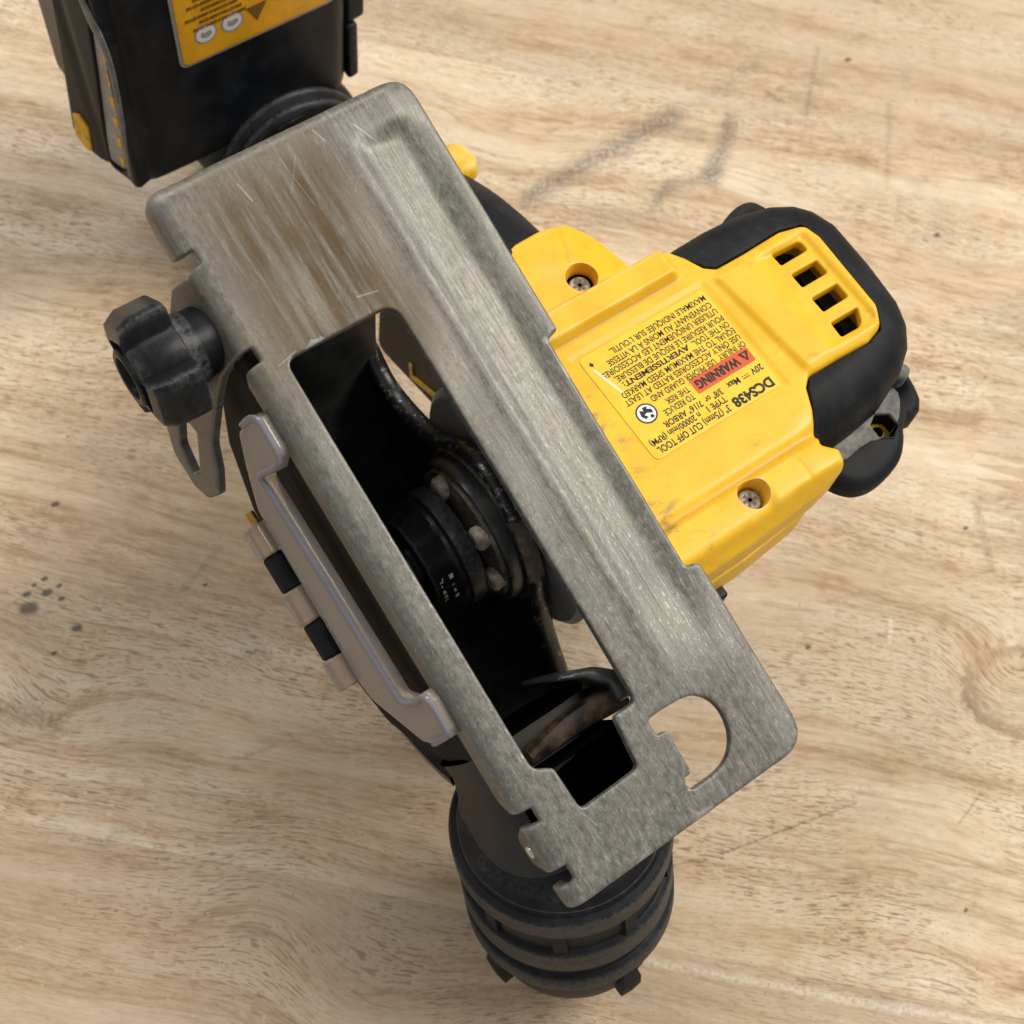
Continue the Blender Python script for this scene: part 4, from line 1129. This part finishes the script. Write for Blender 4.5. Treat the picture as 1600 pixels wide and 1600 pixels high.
pillow('sticker_border', arc_poly([(21.6, -39.6, 3), (71.5, -39.6, 3), (71.5, 31, 2), (21.6, 31, 2)]), 0.2, 'greyline', sticker, R=0.2, zbot=-1.4, sp=3, fr=BF)
for cx in (30.4, 38.6):
    pillow('pictogram_ring', circle(cx, -29.6, 3.5, 28), 0.56, 'greyline', sticker, R=0, zbot=0.4, sp=3, fr=BF)
    pillow('pictogram_disc', circle(cx, -29.6, 2.9, 28), 0.60, 'white', sticker, R=0, zbot=0.4, sp=3, fr=BF)
    pillow('pictogram_figure', chaikin([(cx - 1.8, -30.4), (cx + 0.4, -31.2), (cx + 1.9, -30.2), (cx + 1.5, -28.6), (cx - 0.2, -29.2), (cx - 1.2, -28.4)], 1), 0.64, 'greyline', sticker, R=0, zbot=0.4, sp=3, fr=BF)
pillow('pictogram_triangle', np.array([(43.0, -27.2), (49.8, -27.2), (46.2, -33.2)]), 0.58, 'brownink', sticker, R=0, zbot=0.4, sp=3, fr=BF)
def btext(s, u0, v0, size, width):
    return text('printed_line', s, Frame(tuple(BF((u0, v0, 0.62))), (0, -1, 0), (0, 0, -1), (1, 0, 0), 0.883), size, width, 'brownink', sticker, 0.03)
for i in range(9):
    v = -26.2 + i * 2.1
    btext('MMHEWMNHMMNEHM', 43.0 - (i % 3), v, 1.3, 16 - (i % 2) * 3)
    btext('HNMWEMHNMHEWNM', 66.0, v - 0.4, 1.3, 15 + (i % 2) * 3)
# slanted left flank with its recessed yellow-flecked seal
SF = Frame((-140, -6.45, 32.3), (0.954, 0.305, 0), (0, 0, 1), (0.305, -0.954, 0), 0.883)
slotp = arc_poly([(-4.6, -11.5, 1.0), (-1.2, -24, 1.5), (-2.2, -40, 2), (-5.0, -76, 1.2), (-8.4, -78.6, 1.2), (-13.4, -78.6, 1.6), (-12.4, -68, 2), (-7.6, -35, 2)])
slotp = np.array(slotp); slotp[:, 1] = np.maximum(slotp[:, 1], -79.6)
flank = pillow('battery_flank', arc_poly([(-0.4, -81.0, 2), (-14, -81.2, 3), (-22, -80.4, 3), (-27.4, -74, 3), (-23.0, -44, 3), (-18.6, -10, 2), (-15, 40, 2), (-0.4, 40, 2)]),
               lambda x, y: 0.6 - 0.7 * np.exp(-((x + 15.5 + 0.02 * y) / 1.6) ** 2) + 0.7 * np.exp(-((x + 0.8 - 0.03 * (y + 40)) / 1.8) ** 2), 'battery', bat, R=1.6, zbot=-12, sp=1.4, fr=SF, holes=[slotp], Rh=0.5, hole_z=-3.0)
slab = pillow('side_seal', np.array(slotp), -0.5, 'grey', flank, R=0.2, zbot=-4, sp=2, fr=SF)
for i in range(6):
    v = -26 - i * 9.6
    u = -1.9 - i * 0.95
    pillow('contact_tab', arc_poly([(u - 1.8, v - 2.4, .4), (u - 0.0, v - 2.4, .4), (u + 0.4, v + 2.4, .4), (u - 1.6, v + 2.4, .4)]), -0.1, 'yellow', flank, R=0.3, zbot=-2, sp=1.5, fr=SF)
pillow('release_tab', arc_poly([(-23.6, -64.0, 1), (-20.6, -62.4, 1), (-18.0, -66.0, 1), (-19.6, -78.6, 1), (-22.0, -78.8, 1), (-25.2, -75.0, 1)]), 1.4, 'yellow', flank, R=0.6, zbot=-1, sp=1.2, fr=SF)
pillow('latch_block', arc_poly([(77, -56, 1.5), (83.5, -55, 1.5), (84.5, 20, 1.5), (77, 20, 1.5)]), -3.0, 'battery', bat, R=1.4, zbot=-30, sp=2.5, fr=BF)
pillow('latch_rail', arc_poly([(76.5, -79, 1.5), (80.5, -78, 1.5), (80.5, -56, 1.5), (76.5, -56, 1.5)]), -2.0, 'battery', bat, R=1.2, zbot=-30, sp=2.5, fr=BF)

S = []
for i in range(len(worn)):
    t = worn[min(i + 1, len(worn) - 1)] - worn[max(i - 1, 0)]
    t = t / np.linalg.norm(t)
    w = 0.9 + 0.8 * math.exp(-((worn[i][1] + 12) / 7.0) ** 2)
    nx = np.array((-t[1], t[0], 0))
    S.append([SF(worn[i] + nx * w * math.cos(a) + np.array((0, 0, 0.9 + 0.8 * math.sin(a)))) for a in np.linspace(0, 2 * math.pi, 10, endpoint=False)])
loft('rubbed_edge_highlight', S, 'rubbed_highlight', flank)  # raised grey bead: rubbed edge plus a gloss highlight put into its colour
